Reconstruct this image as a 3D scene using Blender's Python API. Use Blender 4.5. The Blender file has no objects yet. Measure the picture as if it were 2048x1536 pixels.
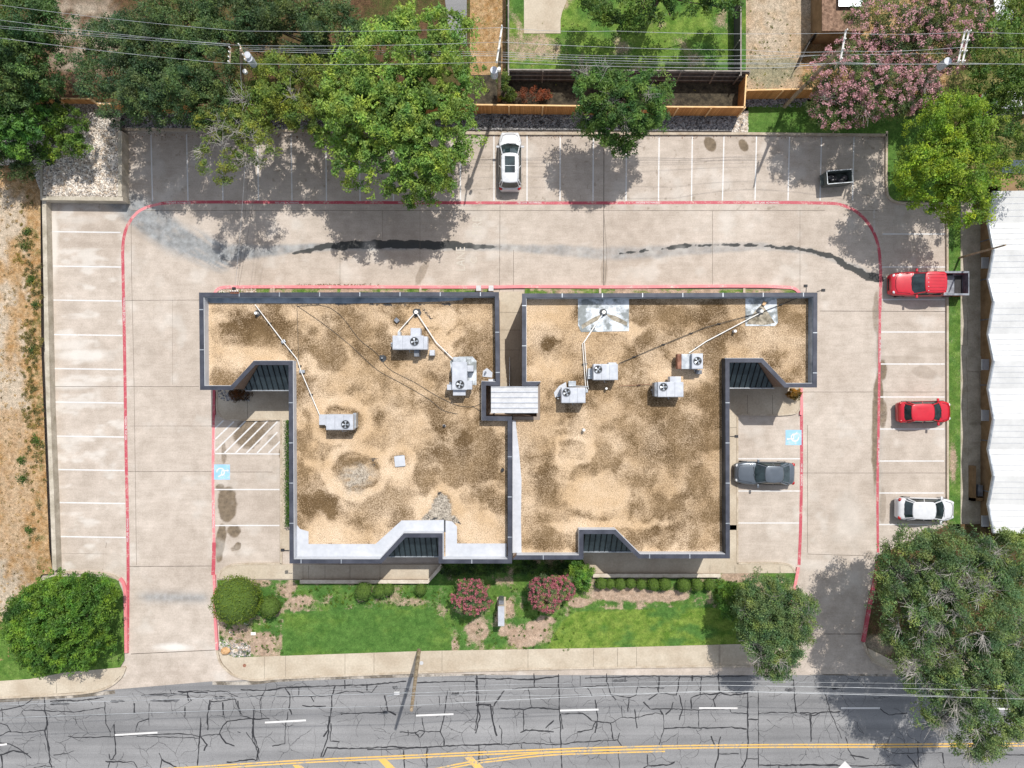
import bpy, bmesh, math, random
import numpy as np
from mathutils import Vector, Matrix
from mathutils.geometry import delaunay_2d_cdt
random.seed(7); RNG = np.random.default_rng(11)
SC = bpy.context.scene; COL = SC.collection
# ------------------------------------------------------------------ camera, sky, sun
H = 58.0; S = 24.4; CX, CY = 1024.0, 768.0
cam_d = bpy.data.cameras.new('camera'); cam = bpy.data.objects.new('camera', cam_d); COL.objects.link(cam)
cam.location = (0, 0, H); cam.rotation_euler = (0, 0, 0)
cam_d.sensor_width = 36; cam_d.lens = 36*S*H/2048.0; cam_d.clip_end = 2000; cam_d.clip_start = 0.5
SC.camera = cam
SX, SY = -0.26, -0.60                      # shadow travel per metre of height
EL = math.atan(1/math.hypot(SX, SY)); ROT = math.atan2(-SX, -SY)
w = bpy.data.worlds.new('World'); SC.world = w; w.use_nodes = True
nt = w.node_tree; bg = nt.nodes['Background']
sky = nt.nodes.new('ShaderNodeTexSky'); sky.sky_type = 'NISHITA'; sky.sun_disc = False
sky.sun_elevation = EL; sky.sun_rotation = ROT
hs = nt.nodes.new('ShaderNodeHueSaturation'); hs.inputs['Saturation'].default_value = .45; nt.links.new(sky.outputs[0], hs.inputs['Color']); nt.links.new(hs.outputs[0], bg.inputs[0]); bg.inputs[1].default_value = 0.15
sl = bpy.data.lights.new('sun', 'SUN'); sl.energy = 3.8; sl.angle = math.radians(0.5); sl.color = (1, 0.96, 0.9)
so = bpy.data.objects.new('sun', sl); COL.objects.link(so)
so.rotation_euler = Vector((SX, SY, -1)).to_track_quat('-Z', 'Y').to_euler(); so.location = (20, 50, 80)
SC.view_settings.view_transform = 'Standard'; SC.view_settings.look = 'None'
SC.view_settings.gamma = 1; SC.view_settings.exposure = 0.28
# ------------------------------------------------------------------ mapping: photo survey px -> metres on the plan
def P(px, py, z=0.0):
    k = (H - z)/H/S
    return Vector(((px-CX)*k, (CY-py)*k, z))
def E(y):                                   # the site falls towards the street
    return -0.42*min(1, max(0, (-14.8-y)/9.5))
def En(y): return -0.42*np.clip((-14.8-y)/9.5, 0, 1)
def G(px, py, off=0.0):
    z = off
    for _ in range(3):
        p = P(px, py, z); z = E(p.y)+off
    return P(px, py, z)
def ppm(z): return S*H/(H-z)
# ------------------------------------------------------------------ noise fields
def _h(ix, iy, s):
    v = np.sin(ix*127.1+iy*311.7+s*74.7)*43758.5453
    return v-np.floor(v)
def vn(x, y, s=0):
    ix = np.floor(x); iy = np.floor(y); fx = x-ix; fy = y-iy
    fx = fx*fx*(3-2*fx); fy = fy*fy*(3-2*fy)
    a = _h(ix, iy, s); b = _h(ix+1, iy, s); c = _h(ix, iy+1, s); d = _h(ix+1, iy+1, s)
    return (a*(1-fx)+b*fx)*(1-fy)+(c*(1-fx)+d*fx)*fy
def fbm(x, y, s=0, o=4):
    t = 0; a = .5; n = 0
    for i in range(o):
        t = t+a*vn(x, y, s+i*3.3); n += a; a *= .55; x = x*2.03+7; y = y*2.03+3
    return t/n
def sstep(a, b, x):
    t = np.clip((x-a)/(b-a), 0, 1); return t*t*(3-2*t)
def blob(X, Y, cx, cy, rx, ry, ang=0, soft=.35, jit=.35, s=1):
    a = math.radians(ang); dx = X-cx; dy = Y-cy
    u = (dx*math.cos(a)+dy*math.sin(a))/rx; v = (-dx*math.sin(a)+dy*math.cos(a))/ry
    d = np.sqrt(u*u+v*v)+jit*(fbm(X/22., Y/22., s, 3)-.5)*2
    return 1-sstep(1-soft, 1+soft, d)
def pdist(X, Y, pts):
    d = np.full(X.shape, 1e9)
    for (ax, ay), (bx, by) in zip(pts[:-1], pts[1:]):
        vx, vy = bx-ax, by-ay; L = vx*vx+vy*vy+1e-9
        t = np.clip(((X-ax)*vx+(Y-ay)*vy)/L, 0, 1)
        d = np.minimum(d, np.hypot(X-ax-t*vx, Y-ay-t*vy))
    return d
def inpoly(X, Y, poly):
    r = np.zeros(X.shape, bool); n = len(poly)
    for i in range(n):
        x1, y1 = poly[i]; x2, y2 = poly[(i+1) % n]
        c = ((y1 > Y) != (y2 > Y)) & (X < (x2-x1)*(Y-y1)/((y2-y1)+1e-12)+x1); r ^= c
    return r
# ------------------------------------------------------------------ materials
def newmat(name):
    m = bpy.data.materials.new(name); m.use_nodes = True
    n = m.node_tree.nodes; l = m.node_tree.links
    return m, n, l, n['Principled BSDF']
def N(n, t, **k):
    x = n.new(t)
    for a, v in k.items():
        if a.startswith('i_'): x.inputs[a[2:].replace('_', ' ')].default_value = v
        else: setattr(x, a, v)
    return x
def c4(c): return (c[0], c[1], c[2], 1)
def noise(n, l, scale, detail=4, rough=.55, vec=None, dist=0):
    if vec is None:
        vec = n.new('ShaderNodeNewGeometry').outputs['Position']
    t = N(n, 'ShaderNodeTexNoise'); t.inputs['Scale'].default_value = scale
    t.inputs['Detail'].default_value = detail; t.inputs['Roughness'].default_value = rough
    t.inputs['Distortion'].default_value = dist
    l.new(vec, t.inputs['Vector']); return t.outputs['Fac']
def ramp(n, l, f, a, b, ca=(0, 0, 0), cb=(1, 1, 1)):
    r = n.new('ShaderNodeValToRGB'); r.color_ramp.elements[0].position = a; r.color_ramp.elements[1].position = b
    r.color_ramp.elements[0].color = c4(ca); r.color_ramp.elements[1].color = c4(cb); l.new(f, r.inputs[0]); return r.outputs[0]
def mix(n, l, f, a, b, mode='MIX'):
    m = n.new('ShaderNodeMix'); m.data_type = 'RGBA'; m.blend_type = mode
    for s, v in ((0, f), (6, a), (7, b)):
        if hasattr(v, 'is_linked'): l.new(v, m.inputs[s])
        elif isinstance(v, (int, float)): m.inputs[s].default_value = v
        else: m.inputs[s].default_value = c4(v)
    return m.outputs[2]
def mth(n, l, op, a, b=0.0):
    m = n.new('ShaderNodeMath'); m.operation = op
    for s, v in ((0, a), (1, b)):
        if hasattr(v, 'is_linked'): l.new(v, m.inputs[s])
        else: m.inputs[s].default_value = v
    return m.outputs[0]
def bump(n, l, bs, h, st=.3, d=.02):
    b = n.new('ShaderNodeBump'); b.inputs['Strength'].default_value = st; b.inputs['Distance'].default_value = d
    l.new(h, b.inputs['Height']); l.new(b.outputs[0], bs.inputs['Normal'])
def M2(name, ca, cb, scale=2., rough=.85, metal=0., lo=.35, hi=.65, bst=0., fine=None, spec=.4):
    m, n, l, b = newmat(name)
    f = noise(n, l, scale, 6); c = ramp(n, l, f, lo, hi, ca, cb)
    if fine:
        g = noise(n, l, fine[0], 3, .7); c = mix(n, l, 1.0, c, ramp(n, l, g, .3, .7, (1-fine[1],)*3, (1+fine[1]*.6,)*3), 'MULTIPLY')
        if bst: bump(n, l, b, g, bst)
    l.new(c, b.inputs['Base Color']); b.inputs['Roughness'].default_value = rough; b.inputs['Metallic'].default_value = metal
    b.inputs['Specular IOR Level'].default_value = spec
    return m
def attr(n, name):
    a = n.new('ShaderNodeAttribute'); a.attribute_name = name; return a
def sep(n, l, a):
    s = n.new('ShaderNodeSeparateColor'); l.new(a.outputs['Color'], s.inputs[0]); return s.outputs
def M_lot():
    m, n, l, b = newmat('lot_concrete')
    big = noise(n, l, .12, 5); mid = noise(n, l, .9, 6, .6); fine = noise(n, l, 9, 5, .75)
    c = ramp(n, l, big, .3, .7, (.425, .363, .312), (.53, .468, .414))
    c = mix(n, l, 1., c, ramp(n, l, mid, .3, .7, (.83, .82, .80), (1.1, 1.1, 1.1)), 'MULTIPLY')
    c = mix(n, l, 1., c, ramp(n, l, fine, .25, .75, (.76, .755, .74), (1.13, 1.13, 1.13)), 'MULTIPLY')
    geo = n.new('ShaderNodeNewGeometry'); mp = n.new('ShaderNodeMapping'); mp.inputs['Scale'].default_value = (.35, 3.2, 1); l.new(geo.outputs['Position'], mp.inputs[0])
    br = noise(n, l, 1.2, 6, .7, mp.outputs[0]); c = mix(n, l, 1., c, ramp(n, l, br, .3, .7, (.91, .905, .89), (1.06, 1.06, 1.06)), 'MULTIPLY')
    s = sep(n, l, attr(n, 'm1')); al = attr(n, 'm1').outputs['Alpha']
    w_ = mth(n, l, 'MULTIPLY', s[0], ramp(n, l, mid, .2, .6))
    c = mix(n, l, mth(n, l, 'MULTIPLY', s[0], .85), c, ramp(n, l, noise(n, l, 1.6, 6, .7), .3, .7, (.10, .112, .12), (.33, .355, .37)))
    j = mth(n, l, 'ADD', s[2], mth(n, l, 'MULTIPLY', mth(n, l, 'SUBTRACT', fine, .5), .9))
    bf = mth(n, l, 'MULTIPLY', ramp(n, l, j, .25, .75), ramp(n, l, s[2], .02, .2))
    c = mix(n, l, mth(n, l, 'MULTIPLY', bf, .93), c, ramp(n, l, noise(n, l, 2.2, 6, .75), .3, .7, (.075, .055, .035), (.225, .172, .115)))
    j2 = mth(n, l, 'ADD', s[1], mth(n, l, 'MULTIPLY', mth(n, l, 'SUBTRACT', mid, .5), .8))
    df = mth(n, l, 'MULTIPLY', ramp(n, l, j2, .3, .6), ramp(n, l, s[1], .02, .2))
    c = mix(n, l, mth(n, l, 'MULTIPLY', df, .93), c, (.035, .038, .038))
    c = mix(n, l, mth(n, l, 'MULTIPLY', al, .7), c, (.68, .66, .62))
    l.new(c, b.inputs['Base Color']); b.inputs['Roughness'].default_value = .9; b.inputs['Specular IOR Level'].default_value = .25
    bump(n, l, b, fine, .15, .01)
    return m
def M_roof():
    m, n, l, b = newmat('roof_gravel')
    f1 = noise(n, l, 11, 3, .8); f2 = noise(n, l, 24, 2, .8); mid = noise(n, l, .8, 6, .65)
    s = sep(n, l, attr(n, 'm1'))
    j = mth(n, l, 'ADD', s[0], mth(n, l, 'MULTIPLY', mth(n, l, 'SUBTRACT', mid, .5), .7))
    j = mth(n, l, 'ADD', j, mth(n, l, 'MULTIPLY', mth(n, l, 'SUBTRACT', f1, .5), 2.6))
    light = ramp(n, l, noise(n, l, .35, 4), .35, .65, (.50, .36, .22), (.61, .475, .335))
    dark = ramp(n, l, noise(n, l, .5, 4), .35, .65, (.085, .052, .022), (.165, .110, .056))
    r = n.new('ShaderNodeValToRGB'); l.new(j, r.inputs[0])
    e = r.color_ramp.elements; e[0].position = -.0; e[0].color = (0, 0, 0, 1); e[1].position = .93; e[1].color = (1, 1, 1, 1)
    c = mix(n, l, r.outputs[0], light, dark)
    c = mix(n, l, 1., c, ramp(n, l, f2, .3, .7, (.34, .31, .28), (1.62, 1.62, 1.62)), 'MULTIPLY')
    gy = ramp(n, l, noise(n, l, 9, 3, .8), .35, .65, (.07, .06, .05), (.58, .52, .43))
    c = mix(n, l, s[2], c, gy)
    j3 = mth(n, l, 'ADD', s[1], mth(n, l, 'MULTIPLY', mth(n, l, 'SUBTRACT', f1, .5), 1.2))
    c = mix(n, l, mth(n, l, 'MULTIPLY', ramp(n, l, j3, .35, .7), ramp(n, l, s[1], .02, .2)), c, (.04, .042, .045))
    l.new(c, b.inputs['Base Color']); b.inputs['Roughness'].default_value = .95; b.inputs['Specular IOR Level'].default_value = .15
    bump(n, l, b, f2, .6, .03)
    return m
def M_ground(name, g1, g2, br1, br2, fs=10):
    """grass <-> bare, mixed by attribute m1.R ; m1.G brightens the green towards yellow-green; m1.B bare light"""
    m, n, l, b = newmat(name)
    f1 = noise(n, l, fs, 4, .75); mid = noise(n, l, 1.3, 6, .65); f2 = noise(n, l, fs*2.7, 2, .8)
    s = sep(n, l, attr(n, 'm1'))
    g = ramp(n, l, mid, .3, .7, g1, g2)
    g = mix(n, l, s[1], g, ramp(n, l, mid, .35, .65, (.085, .16, .022), (.205, .275, .055)))
    br = ramp(n, l, noise(n, l, 2.2, 5, .7), .3, .7, br1, br2)
    j = mth(n, l, 'ADD', s[0], mth(n, l, 'MULTIPLY', mth(n, l, 'SUBTRACT', f1, .5), 1.5))
    j = mth(n, l, 'ADD', j, mth(n, l, 'MULTIPLY', mth(n, l, 'SUBTRACT', mid, .5), .9))
    c = mix(n, l, ramp(n, l, j, .3, .7), g, br)
    c = mix(n, l, mth(n, l, 'MULTIPLY', s[2], .8), c, (.45, .39, .315))
    c = mix(n, l, 1., c, ramp(n, l, f2, .28, .72, (.36, .36, .36), (1.6, 1.6, 1.6)), 'MULTIPLY')
    c = mix(n, l, 1., c, ramp(n, l, noise(n, l, 3.6, 5, .75), .32, .68, (.66, .68, .66), (1.28, 1.26, 1.25)), 'MULTIPLY')
    l.new(c, b.inputs['Base Color']); b.inputs['Roughness'].default_value = 1; b.inputs['Specular IOR Level'].default_value = .1
    bump(n, l, b, f1, .6, .06)
    return m
def M_asphalt():
    m, n, l, b = newmat('asphalt')
    geo = n.new('ShaderNodeNewGeometry'); mp = n.new('ShaderNodeMapping'); mp.inputs['Scale'].default_value = (.035, 1.1, 1)
    mp.inputs['Rotation'].default_value = (0, 0, math.radians(-2)); l.new(geo.outputs['Position'], mp.inputs[0])
    st = noise(n, l, 1., 4, .6, mp.outputs[0]); f = noise(n, l, 14, 4, .8); big = noise(n, l, .2, 5)
    c = ramp(n, l, st, .3, .7, (.160, .160, .163), (.255, .253, .253))
    c = mix(n, l, 1., c, ramp(n, l, big, .3, .7, (.88, .88, .88), (1.12, 1.12, 1.12)), 'MULTIPLY')
    c = mix(n, l, 1., c, ramp(n, l, f, .3, .7, (.8, .8, .8), (1.2, 1.2, 1.2)), 'MULTIPLY')
    wv = n.new('ShaderNodeVectorMath'); wv.operation = 'ADD'; wn = n.new('ShaderNodeTexNoise'); wn.inputs['Scale'].default_value = .9; wn.inputs['Detail'].default_value = 5; l.new(geo.outputs['Position'], wn.inputs['Vector'])
    l.new(geo.outputs['Position'], wv.inputs[0]); l.new(wn.outputs['Color'], wv.inputs[1])
    for sc_, wd, am in ((.55, .012, .8), (1.3, .010, .45)):
        v = n.new('ShaderNodeTexVoronoi'); v.voronoi_dimensions = '2D'; v.feature = 'DISTANCE_TO_EDGE'; v.inputs['Scale'].default_value = sc_; l.new(wv.outputs[0], v.inputs['Vector'])
        ln = ramp(n, l, v.outputs['Distance'], wd*.4, wd*1.3, (1, 1, 1), (0, 0, 0)); gate = ramp(n, l, noise(n, l, .35, 4), .42, .56)
        c = mix(n, l, mth(n, l, 'MULTIPLY', mth(n, l, 'MULTIPLY', ln, am), gate), c, (.035, .035, .037))
    l.new(c, b.inputs['Base Color']); b.inputs['Roughness'].default_value = .85; b.inputs['Specular IOR Level'].default_value = .3
    bump(n, l, b, f, .3, .01); return m
def M_leaf():
    m, n, l, b = newmat('leaf')
    a = attr(n, 'col'); c = a.outputs['Color']
    l.new(c, b.inputs['Base Color']); b.inputs['Roughness'].default_value = .55; b.inputs['Specular IOR Level'].default_value = .3
    tr = n.new('ShaderNodeBsdfTranslucent'); l.new(mix(n, l, 1., c, (1.1, 1.25, .6), 'MULTIPLY'), tr.inputs[0])
    ms = n.new('ShaderNodeMixShader'); ms.inputs[0].default_value = .3
    l.new(b.outputs[0], ms.inputs[1]); l.new(tr.outputs[0], ms.inputs[2]); l.new(ms.outputs[0], n['Material Output'].inputs[0]); return m
def M_stripes(name, ca, cb, period, axis=0, gap=.12, rough=.8):
    """boards / planks: dark joints across one world axis"""
    m, n, l, b = newmat(name)
    geo = n.new('ShaderNodeNewGeometry'); sp = n.new('ShaderNodeSeparateXYZ'); l.new(geo.outputs['Position'], sp.inputs[0])
    v = mth(n, l, 'DIVIDE', sp.outputs[axis], period); fr = mth(n, l, 'FRACT', v); fl = mth(n, l, 'FLOOR', v)
    wn = n.new('ShaderNodeTexWhiteNoise'); wn.noise_dimensions = '1D'; l.new(fl, wn.inputs['W'])
    c = mix(n, l, wn.outputs['Value'], ca, cb)
    g = mth(n, l, 'LESS_THAN', fr, gap)
    c = mix(n, l, mth(n, l, 'MULTIPLY', g, .65), c, (.03, .02, .012))
    f = noise(n, l, 8, 4, .7); c = mix(n, l, 1., c, ramp(n, l, f, .3, .7, (.8, .8, .8), (1.15, 1.15, 1.15)), 'MULTIPLY')
    l.new(c, b.inputs['Base Color']); b.inputs['Roughness'].default_value = rough; return m
def M_brick(name, ca, cb, mo):
    m, n, l, b = newmat(name)
    geo = n.new('ShaderNodeNewGeometry'); sp = n.new('ShaderNodeSeparateXYZ'); l.new(geo.outputs['Position'], sp.inputs[0])
    cb_ = n.new('ShaderNodeCombineXYZ'); l.new(mth(n, l, 'ADD', sp.outputs[0], sp.outputs[1]), cb_.inputs[0]); l.new(sp.outputs[2], cb_.inputs[1])
    t = n.new('ShaderNodeTexBrick'); l.new(cb_.outputs[0], t.inputs['Vector']); t.inputs['Scale'].default_value = 1
    t.inputs['Brick Width'].default_value = .22; t.inputs['Row Height'].default_value = .075; t.inputs['Mortar Size'].default_value = .008
    t.inputs['Color1'].default_value = c4(ca); t.inputs['Color2'].default_value = c4(cb); t.inputs['Mortar'].default_value = c4(mo)
    l.new(t.outputs['Color'], b.inputs['Base Color']); b.inputs['Roughness'].default_value = .9; return m
def M_stone(name, ca, cb, sc=7, dark=.25):
    m, n, l, b = newmat(name)
    geo = n.new('ShaderNodeNewGeometry'); v = n.new('ShaderNodeTexVoronoi'); v.inputs['Scale'].default_value = sc; l.new(geo.outputs['Position'], v.inputs['Vector'])
    sc_ = n.new('ShaderNodeSeparateColor'); l.new(v.outputs['Color'], sc_.inputs[0])
    c = mix(n, l, sc_.outputs[0], ca, cb)
    c = mix(n, l, 1., c, ramp(n, l, v.outputs['Distance'], .35, .8, (1, 1, 1), (dark,)*3), 'MULTIPLY')
    c = mix(n, l, 1., c, ramp(n, l, noise(n, l, .8, 5), .3, .7, (.7, .68, .65), (1.1, 1.1, 1.1)), 'MULTIPLY')
    l.new(c, b.inputs['Base Color']); b.inputs['Roughness'].default_value = .95
    bump(n, l, b, mth(n, l, 'MULTIPLY', v.outputs['Distance'], -1.), 1., .06); return m
def M_paint(name, c, wear=.25, under=(.42, .38, .32), rough=.6, sc=6):
    m, n, l, b = newmat(name)
    f = noise(n, l, sc, 6, .75); g = noise(n, l, 1.1, 5)
    k = mth(n, l, 'ADD', mth(n, l, 'MULTIPLY', f, .7), mth(n, l, 'MULTIPLY', g, .45))
    col = mix(n, l, ramp(n, l, k, .64-wear*.25, .74-wear*.25), c, under)
    col = mix(n, l, 1., col, ramp(n, l, g, .3, .7, (.88,)*3, (1.08,)*3), 'MULTIPLY')
    l.new(col, b.inputs['Base Color']); b.inputs['Roughness'].default_value = rough; return m
def M_car(name, c, metal=0.):
    m, n, l, b = newmat(name)
    f = noise(n, l, 3, 5, .6); l.new(mix(n, l, 1., c, ramp(n, l, f, .3, .7, (.9,)*3, (1.05,)*3), 'MULTIPLY'), b.inputs['Base Color'])
    b.inputs['Roughness'].default_value = .32; b.inputs['Metallic'].default_value = metal
    b.inputs['Coat Weight'].default_value = .8; b.inputs['Coat Roughness'].default_value = .08; return m
MT = dict(
 lot=M_lot(), roof=M_roof(), leaf=M_leaf(), asphalt=M_asphalt(),
 lawn=M_ground('lawn_ground', (.050, .120, .025), (.090, .185, .042), (.30, .21, .15), (.46, .35, .27)),
 dry=M_ground('dry_ground', (.06, .085, .02), (.13, .135, .045), (.25, .13, .042), (.45, .315, .185), 7),
 soil=M_ground('soil_ground', (.045, .06, .018), (.09, .09, .03), (.055, .034, .02), (.13, .075, .042), 7),
 walk=M2('walk_concrete', (.41, .34, .255), (.51, .445, .35), .5, .9, fine=(7, .14), bst=.1),
 kerb=M2('kerb_concrete', (.37, .30, .22), (.50, .43, .34), 1.5, .9, fine=(9, .2), bst=.1),
 retain=M2('retaining_concrete', (.34, .30, .23), (.50, .45, .37), 1.2, .9, fine=(8, .2), bst=.1),
 gutter=M2('stained_gutter', (.14, .12, .095), (.42, .38, .33), 1.1, .9, lo=.42, hi=.6, fine=(7, .3), bst=.1),
 red=M_paint('red_kerb_paint', (.43, .065, .09), .22, (.46, .27, .24)),
 pink=M_paint('faded_pink_paint', (.66, .21, .225), .12, (.58, .44, .38)),
 white=M_paint('white_line_paint', (.62, .61, .60), .08, (.52, .47, .41)),
 ghost=M_paint('ghost_paint', (.55, .51, .45), .6, (.47, .42, .35), sc=9),
 yellow=M_paint('yellow_line_paint', (.72, .43, .10), .2, (.30, .27, .22)),
 blue=M_paint('blue_paint', (.27, .50, .72), .15, (.50, .50, .48)),
 tar=M2('crack_tar', (.015, .015, .017), (.035, .035, .038), 2., .6),
 joint=M2('joint_line', (.09, .075, .06), (.20, .17, .14), 2.),
 coping=M2('coping_metal', (.042, .046, .062), (.072, .077, .098), 1.2, .45, .25, fine=(2, .12)),
 brick=M_brick('brown_brick', (.16, .095, .06), (.22, .13, .085), (.25, .2, .16)),
 tanwall=M2('tan_siding', (.20, .125, .06), (.29, .19, .10), 1.5, .85, fine=(5, .15)),
 membrane=M2('white_membrane', (.44, .46, .495), (.51, .525, .56), .8, .5, fine=(3, .08)),
 greymem=M2('grey_membrane', (.22, .24, .24), (.58, .62, .66), 1., .6, lo=.42, hi=.55, fine=(4, .2)),
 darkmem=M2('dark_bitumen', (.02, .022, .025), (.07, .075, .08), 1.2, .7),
 shademem=M2('shaded_membrane', (.14, .18, .22), (.33, .38, .44), .9, .5, lo=.3, hi=.6, fine=(3, .15)),  # white membrane with the parapet's shade put into its colour
 seam=M2('dark_teal_metal', (.030, .045, .055), (.055, .078, .09), 1.5, .42, .4),
 seamrib=M2('dark_rib', (.012, .018, .024), (.02, .03, .038), 2, .5, .3),
 whitemetal=M2('white_metal', (.47, .475, .485), (.545, .545, .545), 1.5, .45, .1, fine=(3, .07)),
 unit=M2('unit_sheet_metal', (.40, .42, .46), (.49, .51, .55), 1.6, .5, .15, fine=(3, .1)),
 unitdark=M2('unit_grey_metal', (.12, .13, .15), (.26, .28, .31), 2.5, .5, .3),
 galv=M2('galvanised', (.30, .33, .36), (.52, .55, .58), 2.5, .4, .6),
 rust=M2('rusty_metal', (.12, .05, .03), (.30, .14, .09), 3, .8),
 black=M2('black_plastic', (.012, .012, .013), (.03, .03, .032), 3, .6),
 pvc=M2('white_pipe', (.66, .64, .60), (.80, .78, .74), 2, .5),
 wire=M2('weathered_wire', (.26, .27, .28), (.46, .48, .50), 1, .5, .3),
 cable=M2('black_cable', (.015, .015, .016), (.03, .03, .03), 1, .6),
 polewood=M2('pole_wood', (.20, .145, .09), (.42, .33, .23), 3, .9, fine=(9, .3)),
 cedar=M_stripes('cedar_boards', (.44, .185, .048), (.62, .30, .095), .14),
 cedary=M_stripes('cedar_boards_side', (.36, .15, .04), (.54, .25, .08), .14, 1),
 cap=M2('cedar_cap', (.62, .38, .17), (.78, .52, .27), 2, .8),
 oldwood=M_stripes('grey_boards', (.035, .034, .035), (.085, .08, .078), .15),
 oldrail=M2('grey_rail', (.17, .15, .13), (.30, .27, .24), 3, .9),
 bark=M2('bark', (.07, .055, .04), (.17, .14, .11), 5, .95),
 twig=M2('dead_twig', (.20, .185, .165), (.42, .395, .36), 4, .9),
 stonew=M_stone('pale_river_rock', (.42, .35, .28), (.85, .80, .74), 9),
 stoned=M_stone('dark_river_rock', (.10, .10, .105), (.42, .41, .41), 8),
 stonep=M2('stone_pale', (.45, .36, .27), (.82, .76, .68), 3.5, .9, lo=.4, hi=.6),
 stoneg=M2('stone_grey', (.14, .14, .15), (.42, .41, .41), 3.5, .9, lo=.4, hi=.6),
 boulder=M2('orange_boulder', (.40, .22, .09), (.62, .42, .24), 3, .9),
 glass=None, tyre=M2('tyre', (.012, .012, .013), (.025, .025, .026), 3, .9), rim=M2('rim', (.25, .26, .27), (.4, .41, .42), 3, .35, .8),
 carwhite=M_car('paint_white', (.60, .61, .63)), carred=M_car('paint_red', (.50, .008, .022)), cardkred=M_car('paint_cherry', (.50, .008, .022)),
 cargrey=M_car('paint_grey', (.105, .125, .15), .3), chrome=M2('chrome', (.5, .5, .52), (.65, .65, .67), 3, .2, .9),
 lamp=M2('headlamp', (.55, .58, .6), (.7, .72, .75), 5, .15), tail=M2('tail_lamp', (.30, .01, .01), (.4, .02, .02), 5, .2),
 binmetal=M2('dumpster_metal', (.07, .085, .08), (.14, .16, .15), 3, .6, .2), bag=M2('bin_bags', (.01, .01, .013), (.035, .035, .045), 4, .3),
 cutstone=M2('sign_stone', (.46, .40, .32), (.60, .54, .45), 1.5, .85, fine=(6, .1)),
 roofwhite=M2('white_coated_roof', (.50, .50, .49), (.58, .58, .57), .45, .55, lo=.3, hi=.6, fine=(1.5, .07)),
 mud=M2('dried_silt', (.14, .12, .085), (.42, .37, .29), 2.4, .95, fine=(8, .3)),
 smear=M2('tar_smear', (.04, .04, .042), (.13, .13, .135), 3., .8),
 gapsoil=M2('shade_darkened_soil', (.022, .018, .012), (.085, .07, .045), 2.5, .95, fine=(9, .5)),  # soil and brush between the fences, shade there painted in as darker colour
 petaldirt=M2('mulch', (.12, .07, .045), (.30, .19, .13), 4, .95, fine=(9, .3)),
)
def M_glass():
    m, n, l, b = newmat('car_glass')
    f = noise(n, l, 1.4, 4); l.new(ramp(n, l, f, .35, .65, (.008, .014, .016), (.03, .05, .055)), b.inputs['Base Color'])
    b.inputs['Roughness'].default_value = .06; b.inputs['Specular IOR Level'].default_value = .8; return m
MT['glass'] = M_glass()
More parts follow.
